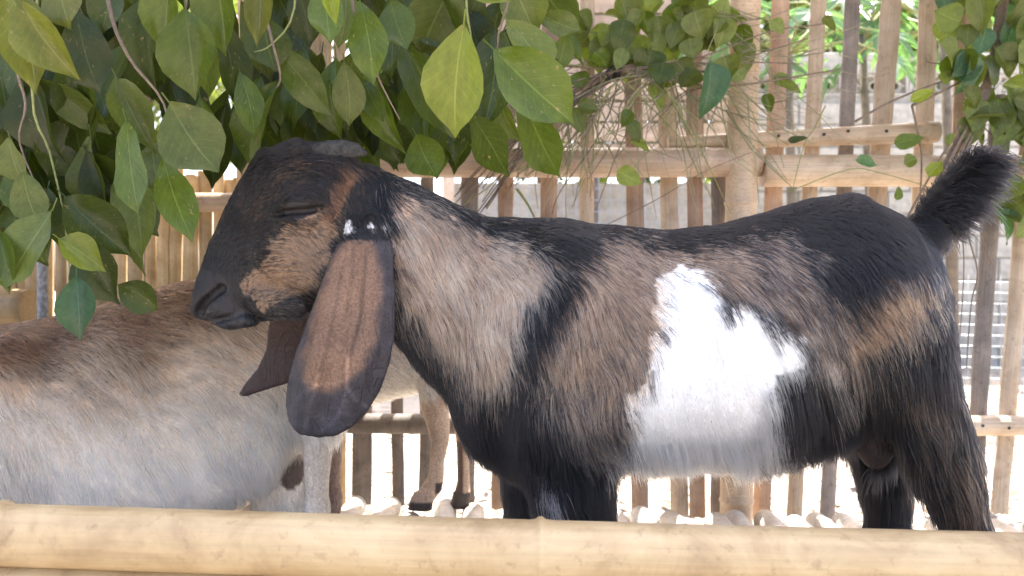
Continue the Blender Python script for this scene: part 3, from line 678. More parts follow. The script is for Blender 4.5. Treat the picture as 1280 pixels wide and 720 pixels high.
def coat_buck(uv, p, n, rnd):
    N = len(uv); col = np.tile(BLK, (N, 1)); ln = np.full(N, 0.028)
    rag = 9 * vnoise(p, 45, 3) + 5 * vnoise(p, 110, 4)
    def lay(poly, c, soft=10, amt=1.0, ragk=1.0, var=None):
        s = poly_sd(uv, poly) + rag * ragk
        m = (s < (rnd - 0.5) * 2 * soft) & (rnd * 7.31 % 1.0 < amt) if amt < 1 else (s < (rnd - 0.5) * 2 * soft)
        cc = np.tile(c, (N, 1)) if np.ndim(c) == 1 else c
        col[m] = cc[m]
    v = uv[:, 1]; u = uv[:, 0]
    # agouti flanks: tan with dark hairs between, darker downwards
    nz = vnoise(p, 18, 8)
    bodyc = TAN[None, :] * (1.0 + 0.25 * nz)[:, None]
    lay(R_BODY, bodyc, 16, 1.0)
    s = poly_sd(uv, R_BODY)
    mixk = np.clip(np.where(u > 930, 0.46, 0.14) + (v - 420) / 420 * (u < 830), 0.08, 0.6)
    dk = (rnd * 13.7 % 1.0 < mixk) & (s < 4); col[dk] = BLK * 2.2
    lay([(1060, 395), (1110, 350), (1168, 340), (1168, 398), (1120, 425), (1070, 440)], TAN * np.array((.78, .70, .60)), 16, 0.8)
    nk = vnoise(p, 14, 9)
    neckc = np.where((nk > 0.1)[:, None], LTAN[None, :], TAN[None, :] * 1.25) * (1 + 0.2 * vnoise(p, 40, 10))[:, None]
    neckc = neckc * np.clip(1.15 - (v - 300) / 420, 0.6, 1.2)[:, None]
    topk = np.clip(1 - (v - np.interp(u, [490, 560, 620, 690], [222, 248, 285, 315])) / 46, 0, 1); neckc = np.where((rnd * 9.1 % 1.0 < topk * .75 + .07)[:, None], BLK * 2, neckc)
    lay(R_NECK, neckc, 18, 1.0, 1.5)
    for (cu, cv, r) in ((640, 350, 52), (505, 300, 26), (615, 410, 30), (560, 340, 36)):
        q = np.hypot(u - cu, (v - cv) * 0.7) + rag; m = (q < r * rnd * 1.3) & (poly_sd(uv, R_NECK) < 4); col[m] = (0.52, 0.385, 0.285)
    lay(R_HLEG, TAN * np.array((.62, .55, .48)), 20, 0.62, 1.4)
    lay(R_PALE, np.array((0.40, 0.32, 0.26)), 7, 0.75)
    lay(R_WHT, WHT, 13, 1.0, 0.9)
    lay(R_FSPOT, np.array((0.85, 0.85, 0.86)), 8, 0.85)
    low = (u < 800) & (v > 560) & (rnd * 5.3 % 1 < 0.15); col[low] = BLK * 5
    # head
    head = (u < 478) & (v < 415)
    inh = head & (u < 470)
    col[inh] = BLK * 0.9
    lay(R_CHEEK, np.array((0.188, 0.120, 0.076))[None, :] * (1 + .3 * nz)[:, None], 20, 0.85, 0.8)
    lay(R_EYES, np.array((0.150, 0.07, 0.036)), 11, 0.8, 0.5)
    lay(R_BROW1, np.array((0.12, 0.05, 0.025)), 7, 0.6); lay(R_BROW2, np.array((0.11, 0.05, 0.03)), 7, 0.45)
    for (cu, cv) in ((436, 283), (464, 286), (482, 283)):
        m = np.hypot((u - cu), (v - cv) * 0.55) + rag * 0.4 < 8 * rnd; col[m] = (0.62, 0.62, 0.63); ln[m] = .014
    ln[inh] = 0.0135; ln[inh & (v < 215)] = 0.028; br = inh & (rnd * 3.7 % 1 < .22); col[br] = np.where((poly_sd(uv, R_CHEEK) > 4)[br][:, None] & (poly_sd(uv, R_EYES) > 4)[br][:, None], np.array((.045, .026, .018)), col[br])
    sn_ = poly_sd(uv, R_NOSE) + rag * 0.5; muz = inh & (sn_ < 40); ln[muz] = np.clip(0.003 + 0.008 * sn_[muz] / 40, 0.003, .011)
    nose = inh & (sn_ < 4 * (rnd - .5)); ln[nose] = 0.0; col[inh & (sn_ < 6)] = (0.020, 0.0185, 0.021)
    lipc = inh & (sn_ < 3) & (v > 388) & (vnoise(p, 60, 21) > .1); col[lipc] = (.035, .032, .035)
    eye = np.hypot((u - 374) / 24, (v - 262) / 9) < 1; ln[eye] = 0.0; col[eye] = (0.018, 0.015, 0.016)
    # lengths on the trunk
    tr = u > 500
    ln[tr & (v > 535) & (u > 780) & (u < 1060)] = 0.05; ln[(v > 545) & (u > 900) & (u < 1060)] = 0.062
    ln[(u > 1060) & (v > 440)] = 0.05; ln[(u > 940) & (u < 1070) & (v > 470)] = 0.052
    ln[tr & (u < 780) & (v > 480)] = 0.038
    ln[tr & (u < 700) & (v < 480)] = 0.032
    sc = (np.hypot((u - 1095) / 30, (v - 560) / 30) < 1) & (np.abs(p[:, 1] - D0) < 0.06); ln[sc] = 0.004; col[sc] = (0.060, 0.040, 0.034)
    ln[v > 730] = 0.012
    # ears: near one hangs in front of the neck, far one shows below the chin
    near = (p[:, 1] < D0 - 0.07) & (u < 500) & (v > 262) & (poly_sd(uv, EARN_A) < 12)
    if near.any():
        e = near; col[e] = np.array((0.040, 0.034, 0.038)) * (1 + 0.3 * vnoise(p[e], 60, 2))[:, None]; ln[e] = 0.0025
        se = poly_sd(uv, R_EAR) + rag * 0.45 + np.clip((v - 440) / 8, 0, 9); wgt = np.clip(0.5 - se / 16 + (rnd - .5) * .7, 0, 1)[:, None]; wgt = wgt * wgt * (3 - 2 * wgt); ec = np.array((0.185, 0.108, 0.068)) * (1 + 0.3 * nz)[:, None]; col[e] = (col * (1 - wgt) + ec * wgt)[e]; m = e & (wgt[:, 0] > .35); ln[m] = 0.005
        for pts_, mul in VEINS_FOLDS:
            wv_ = (np.clip(1.6 - line_d(uv[e], pts_) / 2.2, 0, 1) * .8)[:, None]; col[e] = col[e] * (1 - wv_) + col[e] * mul * wv_
        top = e & (v < 300); ln[top] = 0.008; m = top & (se > 0); col[m] = BLK
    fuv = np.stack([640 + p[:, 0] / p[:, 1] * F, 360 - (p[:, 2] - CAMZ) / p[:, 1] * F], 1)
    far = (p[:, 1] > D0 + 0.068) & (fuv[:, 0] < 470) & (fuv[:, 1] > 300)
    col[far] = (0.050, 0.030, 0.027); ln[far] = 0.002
    hoof = (p[:, 2] < floor_z(p[:, 0]) + 0.035); col[hoof] = (0.03, 0.028, 0.026); ln[hoof] = 0
    return col, ln
FL_BUCK = [(640, 300, .8, .55, .22), (720, 290, 1, .25, .2), (850, 300, 1, .2, .2), (960, 270, 1, .1, .2), (1060, 250, 1, .25, .2), (1130, 270, .8, .7, .25), (540, 300, .55, .8, .25), (600, 400, .35, .95, .28),
           (520, 240, .9, .5, .25), (740, 400, .45, .9, .22), (800, 350, .6, .75, .22), (760, 500, .3, 1, .26), (900, 400, .55, .8, .28), (880, 500, .35, 1, .3), (850, 580, .5, .9, .3), (930, 570, .6, .9, .35), (1020, 560, .3, 1, .3), (980, 350, .8, .6, .25), (1000, 450, .5, .9, .32),
           (1010, 540, .35, 1, .35), (1080, 400, .6, .8, .3), (1140, 380, .3, 1, .3), (1120, 480, .2, 1, .32), (1180, 450, .35, 1, .42), (1200, 560, .45, 1, .42), (1220, 640, .4, 1, .4), (1110, 620, .1, 1, .3), (650, 500, .1, 1, .3), (620, 570, -.3, 1, .4), (700, 620, .15, 1, .3), (760, 600, .5, 1, .35),
           (270, 320, .55, -.8, .2), (300, 360, .8, -.4, .25), (340, 340, .9, -.1, .25), (390, 320, .7, .6, .25), (330, 230, .7, -.6, .25), (370, 190, .9, -.4, .45), (430, 230, .5, .8, .3), (440, 195, .9, .3, .4), (470, 230, .6, .8, .25), (470, 270, .4, .9, .25),
           (440, 380, -.1, 1, .15), (410, 480, -.1, 1, .15)]
def tail_buck(uv, p, n, dirv, ln, rng, col):
    A = np.array(P(1150, 290, D0)); B = np.array(P(1236, 195, D0)); ax = B - A; L = np.linalg.norm(ax); ax /= L
    t = ((p - A) * ax).sum(1) / L; rd = np.linalg.norm(p - A - np.outer(t * L, ax), axis=1)
    m = (t > 0.12) & (rd < 0.05) & (uv[:, 1] < 312) & (uv[:, 0] > 1146)
    k = np.clip(t[m], 0, 1)[:, None]
    dv = ax * 0.72 + n[m] * (0.55 + 0.5 * k) + np.array((0.25, 0, -0.25)) * (1 - k) + rng.standard_normal((m.sum(), 3)) * 0.26
    col[m] = BLK * .6; dirv[m] = dv / np.linalg.norm(dv, axis=1)[:, None]; ln[m] = (0.022 + 0.066 * rng.random(m.sum()) ** 1.8) * (0.62 + .62 * k[:, 0])
    return dirv, ln
buck, buck_body = build_goat('goat', 'dark brown and black lop-eared buck with white flank patch, standing in profile', G, D0, coat_buck, FL_BUCK, 240000, rad=0.00038, base=(0.3, 0), seed=4, tail=tail_buck)
for s in (-1, 1):
    pts = [P(u, v, D0 + s * (0.026 + k * 0.004)) for k, (u, v) in enumerate(((396, 196), (412, 190), (430, 187), (446, 188), (458, 192)))]
    V, Fc = tube_geo(pts, [0.022, 0.021, 0.017, 0.012, 0.004], 14, flat=0.75)
    for i, q in enumerate(V): V[i] = q + Vector((random.uniform(-1, 1), random.uniform(-1, 1), random.uniform(-1, 1))) * 0.0016
    link('horn', mesh('horn', V, Fc), buck, M['horn'])
    ey = box = bmesh.new(); bmesh.ops.create_uvsphere(ey, u_segments=20, v_segments=12, radius=1.0)
    me = bpy.data.meshes.new('eye'); ey.to_mesh(me); ey.free(); me.shade_smooth()
    link('eye', me, buck, M['eye'], Matrix.Translation(P(376, 265, D0 + s * 0.051)) @ Matrix.Diagonal((.019, .009, .009, 1)))

# ---------------- the pale goat behind it (faces left, head outside the picture)
D1 = 1.80
GA = Field(grid_axis(-1.85, -0.28, 0.009), grid_axis(D1 - 0.20, D1 + 0.22, 0.008), grid_axis(-0.02, 0.80, 0.008))
SA = lambda rows, sh=0.006: stations(rows, D1, sh)
GA.chain(SA([(-90, 415, -70, 600, .10, .05, 0), (-40, 408, -30, 635, .125, .07, 0), (30, 400, 30, 650, .145, .08, 0), (110, 386, 105, 658, .155, .08, 0), (200, 357, 195, 650, .155, .08, 0), (280, 338, 275, 636, .15, .08, 0), (345, 326, 335, 606, .14, .06, 0), (395, 330, 375, 555, .12, .05, 0), (435, 350, 420, 505, .08, .03, 0)]), 0.03)
GA.chain(SA([(-40, 410, -60, 580, .10, .05, 0), (-110, 372, -150, 500, .075, .05, 0), (-170, 320, -205, 420, .06, .04, 0)]), 0.05)
GA.chain(SA([(-165, 318, -200, 420, .055, .035, 0), (-215, 318, -235, 425, .055, .04, 0), (-260, 352, -262, 430, .042, .035, 0), (-305, 388, -300, 436, .034, .03, 0), (-330, 408, -322, 440, .025, .02, 0)], 0), 0.03)
GA.chain(SA([(335, 370, 425, 380, .05, .05, -.075), (345, 430, 440, 430, .05, .05, -.085)]), 0.04)
GA.chain(SA([(-20, 450, 60, 450, .045, .05, -.10), (0, 540, 80, 540, .045, .05, -.105), (0, 600, 70, 600, .04, .05, -.09)]), 0.05)
for rx in (): GA.chain(SA([(rx - 5, 440, rx + 9, 440, .009, .02, -.136), (rx + 4, 520, rx + 20, 520, .009, .02, -.140), (rx + 16, 585, rx + 30, 585, .008, .02, -.116)], 0), 0.04)
GA.chain(SA([(40, 500, 40, 650, .06, .08, -.10), (150, 490, 150, 655, .065, .08, -.11), (250, 490, 250, 642, .06, .08, -.10), (315, 490, 310, 615, .05, .06, -.085)]), 0.05)
def legA(rows, k=0.03): GA.chain(SA(rows, 0.002), k, 0.01)
def lowA(u, v0, w0, dy):
    f = 360 + (CAMZ - floor_z((u - 640) * (D1 + dy) / F)) / (D1 + dy) * F
    legA([(u - w0, v0, u + w0, v0, .028, .03, dy), (u - 12, f - 34, u + 12, f - 34, .02, .02, dy), (u - 17, f - 20, u + 12, f - 20, .022, .02, dy), (u - 21, f - 5, u + 11, f - 5, .024, .006, dy)], 0.02)
legA([(360, 430, 448, 430, .05, .05, -.06), (368, 500, 440, 495, .045, .05, -.06), (379, 550, 418, 548, .034, .04, -.06), (379, 600, 412, 600, .028, .03, -.06), (381, 640, 411, 640, .026, .03, -.06)], 0.04); lowA(396, 640, 15, -.06)
legA([(380, 450, 440, 450, .05, .05, .085), (398, 540, 430, 540, .032, .04, .085), (406, 590, 427, 590, .024, .03, .085), (408, 630, 424, 630, .022, .02, .085)], 0.04); lowA(415, 636, 10, .085)
legA([(0, 600, 70, 600, .045, .05, -.07), (14, 650, 54, 650, .034, .04, -.07)], 0.04); lowA(34, 650, 17, -.07)
legA([(-30, 600, 40, 600, .045, .05, .08), (-14, 640, 24, 640, .034, .04, .08)], 0.04); lowA(4, 642, 16, .08)
GA.chain(SA([(350, 565, 378, 560, .03, .03, .02), (350, 588, 374, 588, .026, .02, .02), (355, 600, 369, 600, .016, .01, .02)], 0), 0.012, 0.006)
GA.chain(SA([(318, 596, 385, 586, .035, .03, .03), (312, 645, 384, 645, .04, .03, .03), (318, 668, 380, 668, .035, .02, .03)], 0), 0.02, 0.01)
for s_ in (-1, 1):
    pl = [(-190, 345), (-172, 340), (-160, 380), (-158, 440), (-170, 480), (-186, 485), (-196, 450), (-198, 390)]
    dd_ = D1 + s_ * 0.08
    GA.plate([((u - 640) * dd_ / F, CAMZ - (v - 360) * dd_ / F) for u, v in pl], (lambda s_: (lambda x, z: D1 + s_ * (0.06 + 0.06 * np.clip((0.60 - z) / 0.15, 0, 1))))(s_), 0.009)
def coat_pale(uv, p, n, rnd):
    N = len(uv); u, v = uv[:, 0], uv[:, 1]
    back = np.interp(u, [-400, -100, 0, 100, 200, 280, 345, 400, 450], [300, 410, 402, 388, 357, 338, 326, 330, 350])
    bot = np.interp(u, [-100, 0, 100, 200, 280, 335, 375], [600, 645, 655, 650, 636, 606, 556])
    t = np.clip((v - back) / (bot - back + 1e-6), -0.2, 1.2) + 0.10 * vnoise(p, 9, 3) + 0.05 * vnoise(p, 30, 4) + (rnd - 0.5) * 0.16
    stops = [-.2, .10, .23, .40, .58, .74, .86, 1.2]
    cols = np.array([(.10, .044, .022), (.17, .084, .044), (.36, .225, .138), (.58, .42, .295), (.74, .59, .45), (.86, .72, .57), (.96, .87, .75), (.97, .89, .78)])
    col = np.stack([np.interp(t, stops, cols[:, q]) for q in range(3)], 1)
    st = vnoise(p * np.array((1, 1, 2.2)), 26, 6)
    dkh = (rnd * 8.3 % 1.0 < np.clip(.26 - .36 * t, 0, .25)); col[dkh] *= .55
    col *= (1 + 0.2 * st)[:, None]
    left = np.clip((70 - u) / 120, 0, 1)[:, None] * np.clip((v - 470) / 100, 0, 1)[:, None]
    col = col * (1 - left) + np.array((.46, .34, .26)) * left
    ln = np.full(N, 0.042); ln[v > 600] = 0.034
    legs = (u > 374) & (v > 535); ln[legs] = 0.010; col[legs] = np.array((.66, .58, .49)) * (1 + 0.15 * vnoise(p[legs], 30, 7))[:, None]
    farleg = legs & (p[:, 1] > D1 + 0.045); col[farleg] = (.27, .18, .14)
    sac = (np.hypot((u - 362) / 17, (v - 588) / 24) < 1) & (np.abs(p[:, 1] - D1 - .02) < 0.05) & (v > 560); col[sac] = (.15, .115, .10); ln[sac] = 0.003
    hoof = p[:, 2] < floor_z(p[:, 0]) + 0.03; col[hoof] = (.05, .045, .04); ln[hoof] = 0
    hd = u < -150; ln[hd] = 0.012; col[hd] = (.40, .29, .21)
    return col, ln
FL_A = [(0, 400, .95, -.1, .3), (60, 420, 1, .0, .28), (20, 500, .7, .6, .25), (0, 600, .3, .9, .25), (150, 380, .9, -.25, .3), (230, 350, .9, -.35, .3), (220, 420, 1, .05, .25), (150, 480, .9, .4, .25), (300, 450, 1, .25, .28), (350, 500, .7, .8, .3), (340, 560, .3, 1, .28), (250, 560, .7, .6, .2), (120, 600, .5, .8, .2), (390, 560, .1, 1, .2), (400, 400, .8, .6, .3), (-200, 380, .8, .3, .3)]
build_goat('goat', 'pale fawn goat with cream belly standing under the hanging leaves', GA, D1, coat_pale, FL_A, 120000, base=(-0.95, 0), seed=8, rad=0.0006, under=0.7)

# ---------------- third goat: only belly and hind legs show under the buck's neck
D2 = 2.06
GB = Field(grid_axis(-1.15, -0.05, 0.0085, ((-0.30, -0.05, 0.0048),)), grid_axis(D2 - 0.14, D2 + 0.14, 0.0065), grid_axis(-0.02, 0.68, 0.0065, ((-0.02, 0.25, 0.0048),)))
SB = lambda rows, sh=0.004: stations(rows, D2, sh)
GB.chain(SB([(596, 350, 592, 460, .06, .04, 0), (572, 338, 566, 482, .085, .05, 0), (530, 335, 520, 492, .10, .06, 0), (470, 338, 460, 507, .105, .06, 0), (400, 342, 400, 518, .105, .06, 0), (340, 350, 340, 515, .095, .05, 0), (308, 370, 312, 490, .07, .04, 0)]), 0.03)
GB.chain(SB([(330, 370, 320, 470, .06, .04, 0), (280, 372, 270, 440, .045, .035, 0), (250, 380, 245, 440, .045, .03, 0)]), 0.04)
GB.chain(SB([(262, 380, 240, 445, .045, .03, 0), (225, 410, 215, 455, .035, .03, 0), (195, 440, 190, 465, .024, .02, 0)], 0), 0.03)
def legB(rows, k=0.02, sh=0.001): GB.chain(SB(rows, sh), k, 0.006)
legB([(535, 440, 600, 440, .045, .05, -.055), (523, 490, 580, 480, .04, .045, -.055), (524, 505, 560, 500, .030, .035, -.055), (533, 528, 563, 532, .024, .025, -.055), (538, 550, 562, 552, .018, .02, -.055), (537, 575, 556, 575, .0155, .02, -.055), (536, 594, 556, 594, .0165, .016, -.055), (528, 606, 554, 608, .020, .014, -.055), (521, 616, 549, 618, .019, .012, -.055)], 0.025)
for dz in (-.0125, .0125):
    legB([(516, 616, 546, 618, .0095, .01, -.055 + dz), (511, 626, 543, 627, .0115, .01, -.055 + dz), (508, 636, 541, 637, .0125, .005, -.055 + dz)], 0.006)
    legB([(544, 607, 554, 609, .006, .008, -.055 + dz * .9), (545, 613, 553, 614, .005, .004, -.055 + dz * .9)], 0.005)
legB([(560, 450, 604, 450, .04, .05, .055), (562, 500, 594, 505, .03, .035, .055), (567, 530, 592, 532, .022, .025, .055), (570, 555, 590, 555, .017, .02, .055), (571, 580, 587, 580, .015, .02, .055), (571, 602, 588, 602, .016, .016, .055), (567, 620, 589, 620, .02, .012, .055)], 0.025)
for dz in (-.012, .012):
    legB([(565, 616, 589, 616, .010, .01, .055 + dz), (562, 630, 588, 630, .012, .008, .055 + dz), (561, 634, 588, 634, .0125, .005, .055 + dz)], 0.006)
for u, dy in ((335, -.055), (360, .055)):
    f = 360 + (CAMZ - floor_z((u - 640) * (D2 + dy) / F)) / (D2 + dy) * F
    legB([(u - 22, 490, u + 22, 490, .035, .04, dy), (u - 13, 550, u + 13, 550, .022, .03, dy), (u - 10, f - 25, u + 10, f - 25, .017, .02, dy), (u - 14, f - 5, u + 10, f - 5, .02, .006, dy)], 0.025)
def coat_fawn(uv, p, n, rnd):
    N = len(uv); u, v = uv[:, 0], uv[:, 1]
    t = np.clip((v - 340) / 165, 0, 1) + 0.1 * vnoise(p, 12, 3) + (rnd - .5) * .1
    cols = np.array([(.34, .22, .15), (.55, .44, .34), (.74, .68, .58), (.74, .69, .60)])
    col = np.stack([np.interp(t, [0, .4, .72, 1], cols[:, q]) for q in range(3)], 1); ln = np.full(N, 0.022)
    leg_ = ((v > 500) | ((u > 545) & (v > 470))) & (u > 500)
    col[leg_] = np.array((.58, .42, .30)) * (1 + 0.2 * vnoise(p[leg_], 30, 7))[:, None]; ln[leg_] = 0.008
    dk = leg_ & (v > 560) & (u > 566) & (u < 576); col[dk] = (.12, .08, .065)
    hoof = (p[:, 2] < floor_z(p[:, 0]) + 0.030) ; col[hoof] = (.075, .06, .055); ln[hoof] = 0
    dew = (u > 543) & (u < 557) & (v > 603) & (v < 617); col[dew] = (.09, .07, .06); ln[dew] = 0
    return col, ln
FL_B = [(450, 400, 1, .2, .25), (500, 480, .8, .5, .25), (560, 450, .4, .9, .25), (550, 560, 0, 1, .18), (530, 620, -.3, 1, .18), (580, 580, 0, 1, .18), (300, 420, .9, .3, .3)]
build_goat('goat', 'fawn goat whose cream belly and slim hind legs show beneath the buck\'s neck', GB, D2, coat_fawn, FL_B, 30000, base=(-0.45, 0), seed=12, rad=0.00035, smooth=2)
# ------------------------------------------------------------------ fodder branches with single leaves
def leaf_mesh(seed, fold=0.10, curl=0.10, broad=0):
    rr = random.Random(seed)
    T = [0, .05, .14, .28, .43, .58, .72, .84, .92, 1]
    W = [.05, .20, .46, .77, .96, 1, .87, .53, .20, .015] if not broad else [.08, .55, .86, 1, .98, .86, .64, .36, .14, .015]
    V = []; Fc = []; UV = []
    S5 = (-1, -.52, 0, .52, 1)
    ph = rr.uniform(0, 6); side = rr.uniform(-.12, .12); tw = rr.uniform(-.9, .9); nar = rr.uniform(.82, 1.12); hook = rr.uniform(0, .25)
    for t, w in zip(T, W):
        for s in S5:
            wv = 0.032 * math.sin(ph + t * 11 + s * 1.5) * abs(s)
            lx, lz = s * w * 0.5 * nar, fold * abs(s) ** 1.3 * w + wv; c_, s_ = math.cos(tw * (t - .3)), math.sin(tw * (t - .3))
            V.append((lx * c_ - lz * s_ + side * math.sin(t * 3.0), t - hook * curl * t ** 3, lx * s_ * .45 + lz * c_ - curl * t * t - hook * t ** 4 * .4))
            UV.append((0.5 + s * 0.5, t))
    for i in range(len(T) - 1):
        for k in range(4):
            a = i * 5 + k; Fc.append((a, a + 1, a + 6, a + 5))
    b = len(V)                                    # leaf stalk
    for (y, z) in ((0.02, 0), (-0.14, 0.02)):
        for q in range(3): V.append((0.018 * math.cos(q * 2.1), y, z + 0.008 * math.sin(q * 2.1))); UV.append((.5, 0))
    for q in range(3): Fc.append((b + q, b + (q + 1) % 3, b + 3 + (q + 1) % 3, b + 3 + q))
    me = mesh('leaf', V, Fc); uvl = me.uv_layers.new(name='UVMap')
    for lp in me.loops: uvl.data[lp.index].uv = UV[lp.vertex_index]
    return me
SHAPES = {}
def leaf_shape(k, key, broad):
    if (k, key, broad) not in SHAPES:
        me = leaf_mesh(k * 7 + broad * 100, 0.03 + 0.07 * (k % 4), (-.10, .06, .16, .26, .12)[k % 5], broad); me.materials.append(LM[key]); SHAPES[(k, key, broad)] = me
    return SHAPES[(k, key, broad)]
def put_leaf(parent, base, tip, wid, key, roll=0.0, broad=0, flip=False, k=None):
    Y = (tip - base); L = Y.length; Y.normalize()
    Z = Vector((0, -1, 0.25)); Z = (Z - Y * Z.dot(Y)).normalized(); X = Y.cross(Z)
    m = Matrix((X, Y, Z)).transposed().to_4x4() @ Matrix.Rotation(roll + (math.pi if flip else 0), 4, 'Y')
    m = m @ Matrix.Diagonal((wid, L, L, 1)); m.translation = base
    return link('leaf', leaf_shape(random.randrange(8) if k is None else k, key, broad), parent, None, m)
def pxleaf(parent, bu, bv, tu, tv, wpx, d, key, roll=None, broad=0, flip=False, dd=0.0, k=None):
    roll = random.uniform(-.35, .35) if roll is None else roll
    return put_leaf(parent, P(bu, bv, d), P(tu, tv, d + dd), wpx * d / F / max(0.45, math.cos(roll)), key, roll, broad, flip, k)
def stem(parent, pts, r0, r1, m='twig', name='stem', n=6):
    pts = [Vector(p) for p in pts]
    out = []                                        # smooth the path
    for i in range(len(pts) - 1):
        p0, p1, p2, p3 = pts[max(i - 1, 0)], pts[i], pts[i + 1], pts[min(i + 2, len(pts) - 1)]
        for q in range(4):
            t = q / 4; out.append(0.5 * ((2 * p1) + (p2 - p0) * t + (2 * p0 - 5 * p1 + 4 * p2 - p3) * t * t + (3 * p1 - p0 - 3 * p2 + p3) * t ** 3))
    out.append(pts[-1]); N = len(out)
    V, Fc = tube_geo(out, [r0 + (r1 - r0) * i / (N - 1) for i in range(N)], n)
    return link(name, mesh(name, V, Fc), parent, M[m])

M['twig_dry'] = simple('dry_twig', (0.30, 0.29, 0.17), 0.7, 0, 9, 0.6)
big = tag(empty('leafy_branch', P(250, -60, 1.45)), 'large bunch of broad dark green leaves hanging over the buck\'s head', 'branch')
LEAVES = [  # base u,v  tip u,v  width  depth  colour (roll)
    (8, -20, 40, 112, 64, 1.16, 'o'), (26, 2, 82, 94, 56, 1.12, 'o'), (70, -45, 93, 38, 62, 1.14, 'o'), (96, 14, 128, 118, 70, 1.3, 'd'), (140, -30, 120, 40, 60, 1.33, 'd'),
    (216, -40, 199, 70, 44, 1.18, 'g'), (262, -50, 273, 68, 70, 1.2, 'g'), (232, 12, 241, 122, 64, 1.16, 'g'), (322, -40, 319, 54, 38, 1.2, 'o'), (330, 20, 345, 90, 50, 1.38, 'd'),
    (146, 98, 187, 180, 46, 1.3, 's'), (158, 152, 180, 273, 50, 1.24, 'g', .3), (212, 128, 276, 216, 74, 1.22, 's', .1), (348, 104, 301, 217, 50, 1.55, 'g', .5), (336, 52, 408, 148, 46, 1.4, 'g', .4),
    (82, 246, 160, 314, 62, 1.3, 'd'), (66, 262, 14, 362, 66, 1.24, 's', .3), (74, 298, 130, 334, 36, 1.2, 'y', -.3), (96, 346, 98, 424, 40, 1.22, 'b'), (104, 304, 143, 380, 56, 1.3, 'd'),
    (148, 356, 196, 390, 46, 1.36, 'd'), (-6, 284, 8, 366, 34, 1.24, 'g'), (186, 244, 162, 344, 34, 1.5, 'd', .5), (204, 196, 240, 302, 46, 1.28, 'g', -.5), (190, 178, 205, 250, 44, 1.32, 's'), (28, 215, 52, 282, 52, 1.28, 's'), (12, 172, 22, 232, 40, 1.3, 's'),
    (60, 235, 40, 300, 50, 1.33, 'd'), (40, 90, 60, 200, 66, 1.42, 'd'), (100, 100, 90, 200, 70, 1.45, 'd'), (110, 190, 160, 260, 60, 1.4, 'd'),
    (300, 90, 316, 170, 40, 1.5, 'g'), (450, 2, 460, 102, 54, 1.32, 'g'), (430, 78, 434, 158, 46, 1.42, 's'), (412, 100, 418, 172, 36, 1.5, 'g'), (468, 88, 492, 192, 36, 1.5, 'g', .5), (455, 100, 482, 152, 30, 1.48, 'g', .4),
    (500, 50, 562, 175, 46, 1.46, 'd', .4), (488, 0, 512, 64, 42, 1.35, 'g'), (520, 10, 540, 70, 50, 1.5, 'd'), (408, -20, 415, 58, 40, 1.3, 'g'), (370, -20, 385, 60, 50, 1.42, 'd'), (405, -45, 418, 30, 26, 1.1, 'y'), (432, -20, 420, 60, 46, 1.38, 's'),
    (580, 32, 564, 172, 68, 1.16, 'y', .1), (634, 26, 688, 100, 62, 1.28, 's', -.2), (618, 62, 720, 150, 70, 1.25, 'g', .2), (652, 118, 706, 222, 42, 1.3, 'g', 1.0), (588, 142, 626, 224, 40, 1.4, 'd', 1.0), (676, 18, 728, 40, 28, 1.35, 's'), (640, -30, 672, 40, 60, 1.3, 's'),
    (572, -10, 640, -2, 40, 1.25, 'y'), (520, 168, 548, 222, 44, 1.55, 'g', .3), (482, 150, 506, 204, 44, 1.6, 'd'), (556, 150, 545, 205, 30, 1.6, 'd', .6), (600, 100, 575, 160, 40, 1.6, 'd'), (660, 60, 700, 130, 50, 1.45, 'd'), (708, 40, 690, 92, 34, 1.5, 's', .4), (620, 110, 640, 180, 30, 1.55, 's', .8)]
for row in LEAVES:
    bu, bv, tu, tv, w, d, key = row[:7]
    pxleaf(big, bu, bv, tu, tv, w * 1.04, d, key, row[7] if len(row) > 7 else None, dd=random.uniform(-.03, .02))
def inside(u, v, poly): return poly_sd(np.array([[u, v]], float), poly)[0] < 0
FILL = [(-90, -90), (700, -90), (690, 90), (610, 110), (570, 185), (500, 195), (420, 185), (320, 170), (280, 190), (180, 230), (160, 320), (70, 320), (0, 310), (-90, 320)]
k = 0
while k < 178:
    u, v = random.uniform(-90, 700), random.uniform(-90, 320)
    if not inside(u, v, FILL): continue
    d = random.uniform(1.42, 2.0)
    if 285 < u < 580 and v > 95: d = random.uniform(1.66, 2.0)
    L = random.uniform(85, 135) * 1.45 / d; a = random.gauss(0.15, 0.45)
    du, dv = math.sin(a) * L / 2, math.cos(a) * L / 2
    if v + dv > 335 or (250 < u + du < 520 and v + dv > 172 and d < 1.64) or (230 < u < 310 and v + dv > 225) or v + dv > 235 and u > 300: continue
    pxleaf(big, u - du, v - dv, u + du, v + dv, random.uniform(42, 68) * 1.45 / d, d, random.choice('ddddgds'), random.uniform(-.7, .7), dd=random.uniform(-.06, .06)); k += 1
for bu, bv, tu, tv, w, d, key in ((505, 110, 518, 214, 46, 1.7, 'g'), (535, 120, 548, 224, 44, 1.72, 'g'), (470, 110, 466, 196, 44, 1.72, 'd'), (490, 130, 495, 212, 40, 1.76, 'd'), (440, 100, 446, 186, 46, 1.7, 's'), (400, 90, 396, 182, 48, 1.7, 'd'), (360, 85, 352, 185, 46, 1.7, 'g'), (325, 95, 318, 200, 44, 1.66, 'g'), (560, 110, 572, 200, 40, 1.7, 'd'), (300, 120, 306, 222, 40, 1.68, 'd'), (283, 130, 262, 236, 40, 1.62, 'd'), (250, 120, 262, 215, 44, 1.5, 'g'), (380, 60, 372, 160, 46, 1.6, 'g'), (420, 70, 424, 168, 42, 1.62, 'g')):
    pxleaf(big, bu, bv, tu, tv, w, d, key)
k = 0
